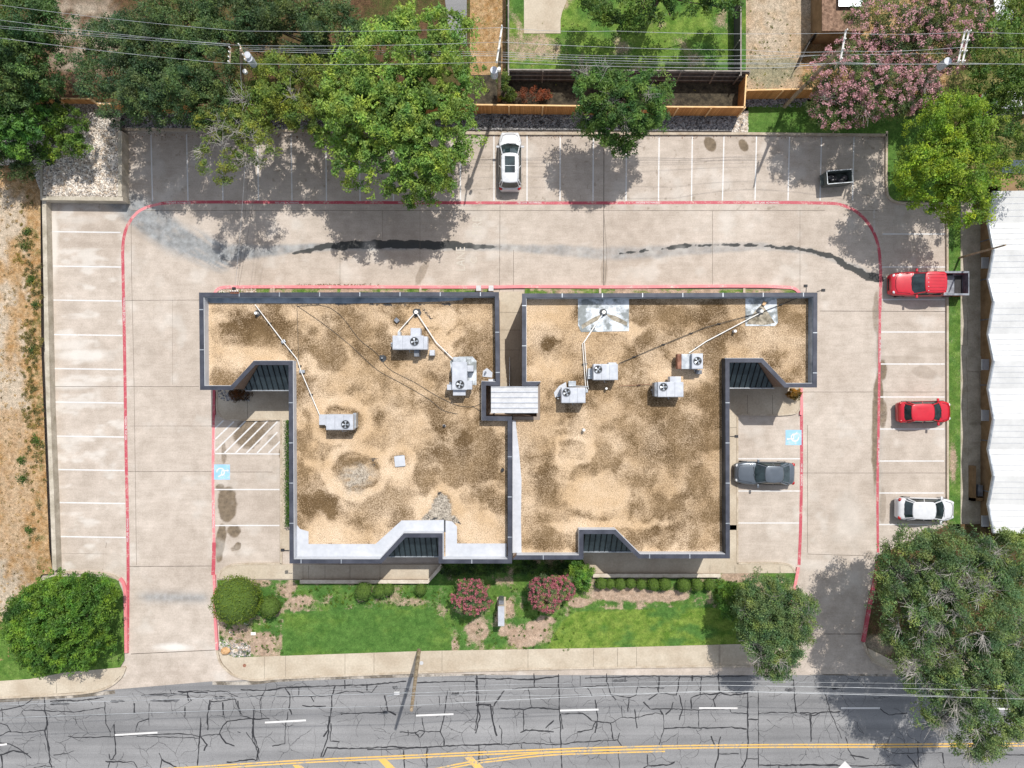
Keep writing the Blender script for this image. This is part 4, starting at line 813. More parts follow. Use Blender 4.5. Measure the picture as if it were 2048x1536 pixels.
def rl(x, y):
    x0_, y0_ = x, y; x = x+(fbm(x/28, y/28, 71)-.5)*34; y = y+(fbm(x/28, y/28, 72)-.5)*34
    D = roofnoise(x, y, 3)*.7+.1
    for (cx, cy, rx, ry, a, k) in [(500, 655, 62, 28, 8, .85), (470, 690, 40, 14, -20, .6), (560, 655, 45, 26, 35, .8), (620, 680, 40, 20, 20, .7), (655, 712, 34, 26, 30, .7), (720, 695, 20, 45, -30, .65), (760, 760, 34, 20, 20, .5), (600, 770, 12, 60, 0, .45), (615, 855, 12, 40, 0, .55), (880, 840, 20, 50, 10, .75), (930, 870, 30, 45, 20, .85), (900, 920, 60, 35, 0, .7), (960, 950, 45, 30, 0, .65), (640, 1010, 45, 28, 20, .85), (600, 950, 14, 45, 0, .6), (690, 890, 60, 12, 10, .6), (930, 1000, 30, 10, 0, .4), (760, 1000, 70, 45, 0, .5), (880, 610, 100, 8, 8, .4), (940, 690, 8, 55, -22, .7), (905, 680, 7, 50, -40, .7), (690, 625, 60, 16, 0, .35), (850, 770, 60, 10, 10, .3), (780, 880, 50, 50, 0, .35)]:
        D = np.maximum(D, k*1.2*blob(x, y, cx, cy, rx, ry, a, .75, .9, cx))
    x = x0_+(x-x0_)*.3; y = y0_+(y-y0_)*.3
    def ring(cx, cy, rx, ry, w, ph=1): 
        d = np.hypot((x-cx)/rx, (y-cy)/ry)+.22*(fbm(x/18, y/18, ph)-.5); return np.exp(-((d-1)/w)**2)
    D = D-1.0*ring(683, 843, 56, 42, .13)+.35*ring(683, 843, 38, 28, .15)-1.2*ring(712, 944, 58, 48, .13, 4)+.2*ring(712, 944, 44, 36, .08)
    D = D-.9*ring(799, 923, 28, 26, .22)-1.2*np.exp(-(pdist(x, y, [(835, 1035), (865, 985), (880, 975), (900, 985), (930, 1030)])/7)**2)
    D = D-.8*np.exp(-(pdist(x, y, [(635, 935), (690, 985), (720, 1000)])/7)**2)-.8*np.exp(-(pdist(x, y, [(640, 930), (612, 925)])/6)**2)
    D = D-.7*np.exp(-(pdist(x, y, [(415, 610), (415, 765)])/9)**2)-.8*blob(x, y, 520, 715, 90, 16, 12)-.7*blob(x, y, 660, 1065, 55, 22)-.6*blob(x, y, 970, 1060, 60, 30)-.8*blob(x, y, 860, 640, 80, 26, 35, .5)*sstep(.4, .6, fbm((x+y)/10, (x-y)/60, 4))
    Gr = .8*blob(x, y, 711, 955, 32, 24, 0, .5, .5)*sstep(.25, .5, fbm(x/7, y/7, 91)); tri = inpoly(x, y, [(880, 985), (893, 995), (905, 1030), (925, 1045), (835, 1043), (860, 1020), (868, 995)]); Gr = np.maximum(Gr, tri*.9)
    rag = sstep(.35, .6, fbm(x/5, y/5, 61)); K = .65*blob(x, y, 748, 922, 12, 10, 0, .6)*rag+.8*blob(x, y, 880, 986, 7, 4)+.8*blob(x, y, 918, 1044, 17, 7, 30, .7)*rag+.8*blob(x, y, 865, 1038, 32, 6, 0, .8)*rag+.8*blob(x, y, 765, 716, 10, 8, 0, .7)*rag; D = np.maximum(D, .9*blob(x, y, 706, 924, 34, 10, -8)); Kx = 0
    K = np.maximum(K, .9*np.exp(-((y-608)/4.5)**2)*(x > 560)*(x < 900)*sstep(.42, .6, fbm(x/25, y/6, 2))); K = np.maximum(K, .8*np.exp(-(pdist(x, y, [(845, 620), (862, 638)])/3)**2))
    return chan(x, D, K, Gr)
def rrf(x, y):
    x = x+(fbm(x/28, y/28, 73)-.5)*30; y = y+(fbm(x/28, y/28, 74)-.5)*30
    D = roofnoise(x, y, 13)*.66+.2
    for (cx, cy, rx, ry, a, k) in [(1105, 690, 14, 34, 38, .9), (1145, 700, 8, 20, 20, .6), (1380, 635, 70, 20, -12, .85), (1290, 680, 24, 22, 0, .75), (1430, 660, 70, 22, 0, .8), (1340, 720, 60, 10, 0, .3), (1590, 640, 18, 40, 0, .45), (1560, 735, 50, 20, 0, .3), (1130, 880, 30, 26, -30, .8), (1090, 930, 30, 40, 0, .8), (1100, 990, 44, 40, 0, .75), (1080, 1050, 40, 24, 0, .55), (1200, 930, 24, 60, 0, .6), (1240, 860, 30, 26, 0, .75), (1300, 900, 40, 80, 0, .6), (1360, 880, 60, 60, 0, .8), (1400, 860, 30, 40, 0, .6), (1340, 1020, 50, 40, 20, .75), (1400, 1000, 40, 60, 0, .5), (1280, 1070, 40, 14, 0, .3), (1090, 820, 40, 14, -20, .6), (1235, 780, 50, 14, 0, .5), (1200, 620, 60, 40, 0, .2), (1140, 675, 30, 20, 0, .2)]:
        D = np.maximum(D, k*1.05*blob(x, y, cx, cy, rx, ry, a, .8, .9, cx))
    d = np.hypot((x-1145)/30, (y-902)/28)+.3*(fbm(x/14, y/14, 8)-.5); D = D-.8*np.exp(-((d-1)/.2)**2)
    D = D-.8*blob(x, y, 1090, 620, 45, 30)-.7*blob(x, y, 1190, 985, 60, 40)-.7*blob(x, y, 1210, 1050, 120, 10)-.6*blob(x, y, 1250, 660, 40, 14)-.6*blob(x, y, 1370, 750, 60, 16)-.6*np.exp(-((y-1108)/9)**2)-.5*blob(x, y, 1130, 740, 60, 20)
    return chan(x, D, 0*x, 0*x)
BL, PL = building(OUT_L, (3, ) if False else (), 'left flat-roofed office building with gravel roof and grey coping', rl, {0: 'shademem', 1: 'darkmem', 5: 'darkmem'})
BR, PR = building(OUT_R, (11, 12, 13), 'right flat-roofed office building with gravel roof and grey coping', rrf, {0: 'shademem', 1: 'shademem', 5: 'darkmem', 4: 'membrane'})
roof_strip(BL, [(590, 1045), (600, 1058), (617, 1063), (617, 1088), (751, 1088), (803, 1041), (888, 1040), (888, 1064), (870, 1066), (806, 1066), (757, 1119), (586, 1119)], 'membrane')
roof_strip(BL, [(891, 1041), (904, 1043), (914, 1053), (914, 1087), (1013, 1087), (1013, 1119), (891, 1119)], 'membrane')
roof_strip(BL, [(584, 728), (591, 728), (592, 1048), (585, 1060)], 'membrane'); roof_strip(BL, [(407, 606), (417, 606), (417, 770), (407, 770)], 'membrane')
roof_strip(BL, [(407, 592), (930, 592), (925, 600), (880, 603), (700, 607), (420, 606)], 'shademem')
roof_strip(BL, [(900, 722), (918, 713), (945, 713), (953, 722), (953, 770), (905, 770)], 'greymem', .015)
roof_strip(BL, [(966, 742), (974, 736), (985, 745), (984, 755), (965, 753)], 'membrane', .03); roof_strip(BL, [(977, 758), (990, 758), (990, 772), (977, 772)], 'membrane', .03)
roof_strip(BR, [(1025, 840), (1031, 842), (1038, 900), (1043, 960), (1042, 1040), (1043, 1105), (1025, 1106)], 'membrane')
for q in ([(1156, 592), (1258, 592), (1258, 662), (1162, 664), (1156, 650)], [(1491, 592), (1553, 592), (1556, 645), (1550, 652), (1491, 652)]): roof_strip(BR, q, 'greymem', .03)
roof_strip(BR, [(1617, 592), (1627, 592), (1627, 770), (1617, 770)], 'shademem', .02)
roof_strip(BR, [(1108, 785), (1118, 772), (1132, 764), (1135, 790), (1110, 795)], 'membrane', .03)
roof_strip(BR, [(1493, 648), (1510, 622), (1524, 608), (1536, 625), (1550, 646), (1530, 650)], 'mud', .036, 'silt_patch')
roof_strip(BR, [(1206, 627), (1196, 640), (1164, 658), (1163, 650), (1185, 636)], 'mud', .036, 'silt_patch'); roof_strip(BR, [(1210, 627), (1224, 640), (1254, 652), (1254, 644), (1232, 632)], 'mud', .036, 'silt_patch')
mb = MB()                                            # dark joint between white membrane sheets
for a in ([(889.5, 1040), (889.5, 1064)], ): strip(mb, [tuple(v[:2]) for v in pz(a, RF+.03)], .12, lambda x, y: RF+.03)
mb.build('membrane_joint', 'darkmem', BL)
# recessed entrances with sloping metal awnings
def alcove(e, a, b, c, d, flip=False):
    a, b, c, d = [Vector(q[:2]) for q in (a, b, c, d)]
    zt, ze = 4.45, 2.9
    def V(p, z): return Vector((p.x, p.y, z))
    mb = MB(); mb.add([V(a, ze), V(b, zt), V(c, zt), V(d, ze), V(a, ze-.12), V(b, zt-.12), V(c, zt-.12), V(d, ze-.12)], [(0, 1, 2, 3), (4, 7, 6, 5), (0, 3, 7, 4)])
    aw = mb.build('metal_awning', 'seam', e); mb.v
    bot_y = (a.y+d.y)/2; top_y = (b.y+c.y)/2; x0 = min(a.x, d.x); x1 = max(a.x, d.x); bx0 = min(b.x, c.x); bx1 = max(b.x, c.x); mr = MB(); x = x0+.2
    while x < x1-.1:
        # clip against diagonal wall
        t = 1.
        if x < bx0: t = (x-a.x)/(b.x-a.x) if a.x < d.x else 1
        if x > bx1: t = (x-a.x)/(b.x-a.x) if a.x > d.x else 1
        t = max(.03, min(1, t)); y1 = bot_y+(top_y-bot_y)*t; z1 = ze+(zt-ze)*t
        mr.tube([(x, bot_y, ze+.03), (x, y1, z1+.03)], .045, 4); x += .42
    mr.build('rib', 'seamrib', aw)
    MB().tube([V(a, ze-.03)+Vector((.1, -.06, 0)), V(d, ze-.03)+Vector((-.05, -.06, 0))], .055, 6).build('gutter', 'galv', e)
    mb = MB(); xa, xb = bx0+.25, bx1-.25; mb.box(xa, xb, top_y-.10, top_y-.02, .15, 2.5); dr = mb.build('entrance_door', 'glass', e)
    mb = MB()
    for i in range(4): xx = xa+(xb-xa)*i/3; mb.box(xx-.04, xx+.04, top_y-.13, top_y+.0, .15, 2.55)
    mb.box(xa-.04, xb+.04, top_y-.12, top_y, 2.45, 2.6); mb.build('door_frame', 'coping', dr)
alcove(BL, PL[14], PL[13], PL[12], (PL[12][0], PL[14][1])); alcove(BL, PL[10], PL[9], PL[8], PL[7])
alcove(BR, PR[3], PR[4], PR[5], (PR[5][0], PR[3][1])); alcove(BR, PR[7], PR[8], PR[9], (PR[9][0], PR[7][1]))
# windows on the outer walls (seen only from the side)
def windows(e, a, b, n, z0=.9, z1=2.4, w_=1.5):
    a = Vector(a[:2]); b = Vector(b[:2]); d = (b-a).normalized(); L_ = (b-a).length; ang = math.atan2(d.y, d.x)
    for i in range(n):
        q = a+d*L_*(i+.5)/n; Mx = Matrix.Translation((q.x, q.y, 0)) @ Matrix.Rotation(ang, 4, 'Z')
        o = MB().box(-w_/2, w_/2, -.07, .07, z0, z1, Mx).build('window', 'glass', e)
        mb = MB(); mb.box(-w_/2-.06, w_/2+.06, -.09, .09, z0-.08, z0, Mx); mb.box(-w_/2-.06, w_/2+.06, -.09, .09, z1, z1+.07, Mx)
        mb.box(-w_/2-.06, -w_/2, -.09, .09, z0, z1, Mx); mb.box(w_/2, w_/2+.06, -.09, .09, z0, z1, Mx); mb.build('frame', 'coping', o)
iL = offset_in(PL, .06); iR = offset_in(PR, .06)
windows(BL, iL[15], iL[0], 3); windows(BL, iL[11], iL[12], 5); windows(BL, iL[10], iL[11], 3); windows(BL, iL[6], iL[7], 2)
windows(BR, iR[1], iR[2], 3); windows(BR, iR[5], iR[6], 5); windows(BR, iR[6], iR[7], 3); windows(BR, iR[10], iR[11], 2)
# wall-mounted floodlights reaching out past the coping
def flood(px, py, dx, dy, e):
    q = P(px, py, 5.1); mb = MB(); mb.tube([(q.x, q.y, 5.1), (q.x+dx*.3, q.y+dy*.3, 5.15), (q.x+dx*.45, q.y+dy*.45, 5.05)], .03, 6); o = mb.build('floodlight', 'black', e)
    MB().box(q.x+dx*.5-.12, q.x+dx*.5+.12, q.y+dy*.5-.1, q.y+dy*.5+.1, 4.95, 5.1).build('lamp_head', 'black', o)
flood(578, 1102, -1, .1, BL); flood(1460, 873, 1, 0, BR); flood(1634, 583, 1, .2, BR); flood(1612, 585, 0, 1, BR); flood(467, 585, 0, .6, BL)
# downspout outlets on the verge
mb = MB()
for x in (543, 548, 841, 1200, 1488): q = G(x, 582, .1); mb.box(q.x-.09, q.x+.09, q.y-.25, q.y+.22, .1, .19)
mb.build('drain_spouts', 'kerb', kind='structure')
# white metal canopy over the passage
e = empty('canopy', P(1029, 800, 0), 'white ribbed metal canopy over the gap between the two buildings', 'canopy')
a = P(982, 826, 5.55); b = P(1076, 773, 5.55)
MB().box(a.x, b.x, a.y, b.y, 5.47, 5.53).build('roof_panel', 'whitemetal', e)
mb = MB()
for i in range(6):
    y = a.y+(b.y-a.y)*i/5; mb.box(a.x, b.x, max(a.y, y-.04), min(b.y, y+.04), 5.53, 5.585)
mb.build('rib', 'unit', e)
for x, y in ((a.x+.25, a.y+.1), (b.x-.2, a.y+.1), (a.x+.6, b.y-.1), (b.x-.5, b.y-.1)): MB().box(x-.05, x+.05, y-.05, y+.05, .05, 5.47).build('post', 'galv', e)
# passage steps
e = empty('steps', P(1010, 745, 0), 'concrete steps climbing the passage beside the left building', 'steps')
mb = MB()
for i in range(6): a = P(999, 720+i*9+9, .1); b = P(1020, 720+i*9, .1); mb.box(a.x, b.x, a.y, b.y, 0, .12+.13*i)
mb.build('tread', 'walk', e); q0 = P(1019, 715, .9); q1 = P(1019, 772, 1.5); MB().tube([q0, q1], .03).tube([q0, (q0.x, q0.y, 0)], .03).tube([q1, (q1.x, q1.y, .5)], .03).build('handrail', 'galv', e)
# ---- rooftop units
def hvac(x0, y0, x1, y1, fan, label, h=1.05, extras=(), darkside=None, name='rooftop_unit', skirt_patch=True):
    zt = RF+.25+h; a = P(x0, y1, zt); b = P(x1, y0, zt); c = (a+b)/2; e = empty(name, (c.x, c.y, RF), label, 'air conditioner', 'rooftop air conditioners')
    MB().box(a.x+.08, b.x-.08, a.y+.08, b.y-.08, RF-.05, RF+.25).build('kerb_frame', 'galv', e)
    MB().box(a.x, b.x, a.y, b.y, RF+.25, zt).build('cabinet', 'unit', e, bevel=.02)
    mb = MB()
    for i in range(7): z = RF+.4+i*.1; mb.box(a.x+.1, b.x-.3, a.y-.012, a.y+.01, z, z+.04)
    mb.box(a.x+(b.x-a.x)*.45, a.x+(b.x-a.x)*.47, a.y-.02, a.y, RF+.3, zt-.05); mb.build('side_louvre', 'unitdark', e)
    mb = MB()
    for t in ((.33, .66) if b.x-a.x > b.y-a.y else ()): mb.box(a.x+(b.x-a.x)*t-.008, a.x+(b.x-a.x)*t+.008, a.y+.02, b.y-.02, zt, zt+.006)
    mb.box(a.x+.02, b.x-.02, a.y+.05, a.y+.065, zt, zt+.007); mb.build('panel_seam', 'unitdark', e)
    fp = P(fan[0], fan[1], zt); r = fan[2]/ppm(zt)
    mb = MB(); mb.cyl(fp.x, fp.y, zt-.02, zt+.012, r, 24); f = mb.build('fan', 'black', e)
    mb = MB(); mb.tube([(fp.x+r*math.cos(t), fp.y+r*math.sin(t), zt+.03) for t in [i*math.pi/12 for i in range(25)]], .022, 6, cap=False); mb.build('fan_ring', 'unitdark', f)
    mb = MB(); o = random.random()*2
    for k in range(4):
        t = o+k*math.pi/2; vs = [(fp.x+.08*r*math.cos(t), fp.y+.08*r*math.sin(t), zt+.03), (fp.x+.82*r*math.cos(t-.32), fp.y+.82*r*math.sin(t-.32), zt+.02), (fp.x+.86*r*math.cos(t+.32), fp.y+.86*r*math.sin(t+.32), zt+.045)]
        mb.add(vs, [(0, 1, 2)])
    mb.cyl(fp.x, fp.y, zt+.01, zt+.06, r*.2, 10); mb.build('fan_blades', 'galv', f)
    for (ex0, ey0, ex1, ey1, eh, mt, nm) in extras:
        ze = RF+eh; p = P(ex0, ey1, ze); q = P(ex1, ey0, ze); MB().box(p.x, q.x, p.y, q.y, RF+.02 if eh < .9 else RF+.35, ze).build(nm, mt, e, bevel=.015)
    # pipe work at one end
    mb = MB(); mb.tube([(a.x-.02, a.y+.3, RF+.6), (a.x-.22, a.y+.3, RF+.6), (a.x-.22, a.y+.3, RF+.05)], .03).tube([((a.x+b.x)/2, a.y-.02, RF+.45), ((a.x+b.x)/2, a.y-.16, RF+.45), ((a.x+b.x)/2+.25, a.y-.16, RF+.06)], .025)
    mb.cyl(a.x-.2, a.y+.5, RF, RF+.35, .09); mb.build('pipework', 'galv', e)
    return e
hvac(785, 671, 847, 699, (829, 683, 8.5), 'long rooftop unit with hoods on three sides, nearest the top of the left roof', extras=((821, 656, 841, 672, 1.15, 'unit', 'intake_hood'), (845, 673, 855, 699, 1.1, 'unit', 'end_panel'), (828, 699, 838, 713, .85, 'unitdark', 'exhaust_hood'), (795, 663, 801, 671, .7, 'galv', 'junction_box')))
hvac(904, 724, 934, 780, (920, 769, 8.5), 'upright rooftop unit with side wings beside the small white patch, left roof', extras=((894, 769, 904, 780, 1.0, 'unit', 'side_hood'), (934, 761, 944, 779, 1.1, 'unit', 'side_hood'), (906, 780, 931, 791, 1.0, 'unit', 'end_hood'), (934, 731, 947, 743, .8, 'unit', 'control_box'), (906, 714, 932, 724, .6, 'galv', 'duct')))
hvac(652, 829, 706, 860, (691, 849, 8.5), 'rooftop unit near the west edge of the left roof with one fan', extras=((638, 829, 652, 850, .45, 'unit', 'side_box'), (706, 826, 712, 856, .75, 'galv', 'condenser_end')))
hvac(1187, 728, 1236, 760, (1196, 739, 8), 'topmost of three rooftop units on the left half of the right roof', extras=((1217, 725, 1233, 729, 1.25, 'unit', 'intake_hood'), (1176, 737, 1187, 758, .5, 'galv', 'pipe_cover')))
hvac(1123, 775, 1171, 806, (1133, 785, 8), 'rooftop unit just right of the white canopy', extras=((1171, 779, 1176, 785, .8, 'galv', 'junction_box'), (1137, 762, 1152, 773, .35, 'galv', 'duct')))
hvac(1316, 764, 1367, 794, (1327, 774, 8), 'rooftop unit in the middle of the right roof with a dark end', extras=((1340, 753, 1362, 765, 1.15, 'unit', 'intake_hood'), (1309, 765, 1316, 793, 1.2, 'unitdark', 'dark_end')))
hvac(1384, 707, 1406, 738, (1395, 722, 8), 'small square rooftop unit attached to a ribbed grey box', extras=((1355, 708, 1363, 738, .95, 'rust', 'coil'), (1363, 708, 1384, 738, .9, 'galv', 'ribbed_box'), (1393, 740, 1404, 748, .5, 'unitdark', 'compressor')))
# roof bits
def vent(px, py, r, h, label, cap='pvc', base='darkmem', br=2.2):
    z = RF+h; q = P(px, py, z); e = empty('vent_pipe', (q.x, q.y, RF), label, 'vent', 'roof vents')
    MB().cyl(q.x, q.y, RF, z, r, 14).build('pipe', cap, e)
    mb = MB(); n = 14; mb.add([(q.x+r*br*(1+random.uniform(-.2, .2))*math.cos(i*2*math.pi/n), q.y+r*br*(1+random.uniform(-.2, .2))*math.sin(i*2*math.pi/n), RF+.045) for i in range(n)], [tuple(range(n))]); mb.build('base_flashing', base, e)
    return q
vent(511, 626, .11, .45, 'white capped vent pipe in a black base near the north-west roof corner')
vent(832, 624, .14, .5, 'white vent pipe where two roof conduits meet, left roof'); vent(1208, 624, .14, .5, 'white vent pipe on the large grey patch of the right roof')
vent(1524, 622, .12, .5, 'white vent pipe on the small grey patch at the right roof corner'); vent(1471, 662, .11, .45, 'small white vent pipe below the diagonal conduit, right roof', br=1.2)
vent(1168, 860, .11, .45, 'lone white vent pipe on the open middle of the right roof', br=1.1); vent(1213, 777, .09, .4, 'tiny white vent in the shade of the topmost central unit', br=1.2)
vent(764, 716, .06, .3, 'thin vent pipe in a ragged black tar patch, left roof', cap='galv', br=4.5)
vent(888, 852, .09, .2, 'black cone-shaped vent below the upright unit, left roof', cap='black', base='membrane', br=1.2)
vent(1005, 940, .12, .2, 'black triangular scrap vent by the shared wall', cap='black', br=1.1)
vent(971, 744, .07, .4, 'dark vent on the white patch by the east coping, left roof', cap='unitdark', base='membrane', br=2)
def boxthing(name, x0, y0, x1, y1, h, mat, label, cat, rot=0):
    z = RF+h; a = P(x0, y1, z); b = P(x1, y0, z); c = (a+b)/2; e = empty(name, (c.x, c.y, RF), label, cat)
    Mx = Matrix.Translation((c.x, c.y, 0)) @ Matrix.Rotation(rot, 4, 'Z'); hx = (b.x-a.x)/2; hy = (b.y-a.y)/2
    MB().box(-hx, hx, -hy, hy, RF+.05, z, Mx).build('box', mat, e, bevel=.02); MB().box(-hx*.8, hx*.8, -hy*1.1, hy*1.1, RF-.01, RF+.05, Mx).build('feet', 'unitdark', e)
boxthing('roof_hatch', 789, 912, 810, 933, .12, 'membrane', 'square white hatch in the middle of the left roof', 'hatch', .1)
boxthing('junction_box', 859, 700, 869, 711, .6, 'unit', 'small white box beside the hooded unit, left roof', 'box')
boxthing('junction_box', 562, 680, 570, 686, .25, 'galv', 'grey junction box on the long conduit, upper one', 'box', .5)
boxthing('junction_box', 598, 740, 609, 746, .25, 'galv', 'grey junction box on the long conduit, lower one', 'box')
boxthing('roof_block', 789, 636, 797, 645, .2, 'unitdark', 'grey loose block above the hooded unit, left roof', 'block', .8)
boxthing('roof_block', 1526, 603, 1532, 611, .2, 'boulder', 'tan loose block on the small grey roof patch', 'block', -.5)
def conduit(pts, r, mat, label, z=.22, feet=True):
    q = [P(x, y, RF+z) for x, y in pts]; e = empty('conduit', (q[0].x, q[0].y, RF), label, 'conduit', 'pipes along the roofs'); MB().tube(q, r, 6).build('pipe', mat, e)
    if feet:
        mb = MB(); 
        for a, b in zip(q[:-1], q[1:]):
            n = max(1, int((b-a).length/2.2))
            for i in range(n): c = a+(b-a)*(i+.5)/n; mb.box(c.x-.12, c.x+.12, c.y-.04, c.y+.04, RF, RF+z-r*.5)
        mb.build('support_block', 'black', e)
conduit([(510, 609), (566, 683), (594, 718), (603, 745), (640, 832), (652, 840)], .035, 'pvc', 'long white conduit running from the north parapet to the west unit')
conduit([(594, 608), (597, 718)], .015, 'cable', 'thin straight cable hanging down the left roof from the north edge', .08, False)
conduit([(829, 627), (797, 663)], .04, 'pvc', 'short white pipe from the twin vent to the hooded unit'); conduit([(834, 627), (872, 685), (912, 724)], .045, 'pvc', 'long white pipe from the twin vent to the upright unit')
conduit([(1206, 627), (1167, 686)], .05, 'pvc', 'thick white pipe crossing the large grey roof patch'); conduit([(1165, 686), (1171, 770), (1174, 782)], .03, 'pvc', 'left of two parallel white pipes feeding the central units'); conduit([(1169, 686), (1175, 768), (1177, 778)], .03, 'pvc', 'right of two parallel white pipes feeding the central units')
conduit([(1238, 727), (1300, 700), (1410, 655), (1524, 624), (1600, 594)], .025, 'cable', 'long dark cable from the central unit to the north-east corner', .15); conduit([(1378, 706), (1412, 683), (1524, 624)], .04, 'pvc', 'white pipe from the ribbed unit to the corner vent')
conduit([(1238, 772), (1318, 768)], .02, 'rust', 'thin rusty pipe linking two units on the right roof', .15); conduit([(1148, 772), (1175, 773)], .04, 'galv', 'short grey duct above the unit beside the canopy', .3, False)
def roofcable(pts, label): 
    q = [tuple(P(x, y, RF+.05)) for x, y in pts]; MB().tube(smoothpl(q, 5), .014, 5).build('cable', 'cable', label=label, cat='cable')
roofcable([(595, 612), (650, 612), (680, 630), (720, 680), (755, 708), (775, 735), (830, 765), (880, 795), (920, 812), (950, 812), (972, 800)], 'thin black cable looping from the north parapet past the tar patch')
roofcable([(595, 612), (650, 650), (700, 690), (755, 740), (800, 765), (860, 800), (885, 820), (915, 828)], 'second thin black cable curving across the middle of the left roof'); roofcable([(945, 812), (972, 830)], 'short black cable end by the canopy corner')
# ================================================================== EAST NEIGHBOUR (folded white roof)
e = empty('apartment_building', P(2100, 730, 0), 'long apartment building with white folded roof and tan walls', 'building')
ex = P(1961, 0, -.15).x; rx = ex-.70; X1 = ex+16; px_ = lambda v: -.22*(1-v)
kn = [(412, 1), (446, 0), (500, 1), (558, 0), (603, 1), (668, 0), (722, 1), (777, 0), (838, 1), (898, 0), (952, 1), (1009, 0), (1066, 1)]
def kz(v): return 2.1+.3*v
ys = [P(0, y, kz(v)).y for y, v in kn]; ys[0] = P(0, 383, 2.3).y; 
top = [(rx+px_(v), y, kz(v)) for y, (_, v) in zip(ys, kn)]; far = [(X1, y, kz(v)+1.1) for y, (_, v) in zip(ys, kn)]; n = len(top)
mb = MB(); mb.add(top+far, [(i+1, i, i+n, i+n+1) for i in range(n-1)]); mb.add([(x, y, z-.16) for x, y, z in top+far], [(i, i+1, i+n+1, i+n) for i in range(n-1)]); mb.add(top+[(x, y, z-.16) for x, y, z in top], [(i, i+1, i+n+1, i+n) for i in range(n-1)])
rf = mb.build('folded_roof', 'roofwhite', e)
mb = MB()
for i in range(n-1):
    for k in range(1, 5):
        t = k/5; a = Vector(top[i]).lerp(Vector(top[i+1]), t); b = Vector(far[i]).lerp(Vector(far[i+1]), t); mb.add([a+Vector((0, -.012, .02)), b+Vector((0, -.012, .02)), b+Vector((0, .012, .02)), a+Vector((0, .012, .02))], [(0, 1, 2, 3)])
mb.build('sheet_lap', 'unit', rf)
mb = MB()
for (x, y, z), (x2, y2, z2) in zip(top[:-1], top[1:]): mb.tube([(x+.03, y, z+.03), (x2+.03, y2, z2+.03)], .10, 6)
mb.build('fascia', 'galv', rf)
mb = MB()
for i in range(n-1):
    (x, y, z), (_, y2, z2) = top[i], top[i+1]; mb.add([(ex, y, -.4), (ex, y2, -.4), (ex, y2, z2-.1), (ex, y, z-.1)], [(0, 1, 2, 3)])
mb.box(ex, X1, ys[-1], ys[-1]+.1, -.4, 2.3); mb.box(ex, X1, ys[0]-.1, ys[0], -.4, 2.3); mb.build('wall', 'tanwall', e)
for y in (525, 729, 831, 1043):
    p = P(1968, y+11, 1.0); q = P(1987, y-11, 1.0); MB().box(ex-.55, ex+.02, p.y, q.y, .75, .9).build('window_awning', 'unit', e)
for y in (483, 560, 640, 770, 880, 980): q = P(1970, y, 0); MB().box(ex-.04, ex+.02, q.y-.04, q.y+.04, -.3, 2.0).build('downpipe', 'unitdark', e)
e = empty('planter_box', P(1950, 980, 0), 'tan wooden planter frame against the apartment wall holding a dark unit', 'planter')
a = P(1944, 1002, .3); b = P(1966, 932, .3); mb = MB(); mb.box(a.x, a.x+.3, a.y, b.y, -.2, .35); mb.box(a.x, b.x, a.y, a.y+.25, -.2, .35); mb.build('frame', 'tanwall', e); MB().box(a.x+.5, b.x-.05, a.y+.4, a.y+1.3, -.15, .4).build('unit', 'unitdark', e, bevel=.03)
# shade-house / carport bits in the north-east corner
e = empty('carport', P(2040, 340, 0), 'dark carport roof at the edge under the yellow-green tree', 'carport')
a = P(2004, 346, 2.5); b = P(2300, 320, 2.5); MB().box(a.x, b.x, a.y, b.y, 2.4, 2.5).build('roof', 'seam', e); MB().box(a.x+.3, a.x+.4, a.y+.2, a.y+.3, -.1, 2.4).build('post', 'galv', e); MB().box(a.x, b.x, a.y-1.4, a.y-.05, 2.25, 2.33).build('lower_roof', 'tanwall', e)
# ================================================================== FENCES
def fence(pts, h, z0, mat, capm, label, wd=.05, post=2.4, rails=False, lean=0, name='wooden_fence', capw=.11):
    q = [P(x, y, z0+h) for x, y in pts]; e = empty(name, (q[0].x, q[0].y, z0), label, 'fence')
    for a, b in zip(q[:-1], q[1:]):
        d = (b-a); L_ = d.length; ang = math.atan2(d.y, d.x); Mx = Matrix.Translation((a.x, a.y, z0)) @ Matrix.Rotation(ang, 4, 'Z') @ Matrix.Rotation(lean, 4, 'X')
        MB().box(0, L_, -wd/2, wd/2, .02, h-.03, Mx).build('boards', mat, e)
        MB().box(-.03, L_+.03, -capw/2, capw/2, h-.03, h, Mx).build('cap_rail', capm, e)
        if rails:
            mb = MB(); 
            for z in (.35, .95, 1.5): mb.box(0, L_, -wd/2-.05, -wd/2, z, z+.09, Mx)
            mb.build('rail', 'oldrail', e)
        m = max(1, int(L_/post))
        for i in range(m+1): x = L_*i/m; MB().box(x-.05, x+.05, -wd/2-.1, -wd/2-.002, .0, h-.05, Mx).build('post', 'oldrail' if rails else capm, e)
    return e
fence([(-200, 196), (180, 197), (196, 208), (420, 209), (640, 209), (950, 209), (1290, 213), (1489, 214)], 1.85, NZ, 'cedar', 'cap', 'long new cedar fence between the back yards and the rock strip')
fence([(1489, 214), (1493, 150)], 1.85, NZ, 'cedary', 'cap', 'short new cedar fence turning north at the lawn corner'); fence([(1493, 180), (1640, 177), (1760, 176)], 1.85, NZ, 'cedar', 'cap', 'new cedar fence running under the pink crape myrtle')
fence([(1017, 144), (1500, 147)], 1.75, NZ, 'oldwood', 'oldrail', 'old grey fence with exposed rails across the foot of the green lawn', rails=True, lean=-.12)
fence([(1017, -200), (1017, 150)], 1.75, NZ, 'oldwood', 'oldrail', 'old dark side fence left of the green lawn', wd=.05); fence([(1482, -200), (1482, 150)], 1.75, NZ, 'oldwood', 'oldrail', 'old dark side fence right of the green lawn', wd=.05)
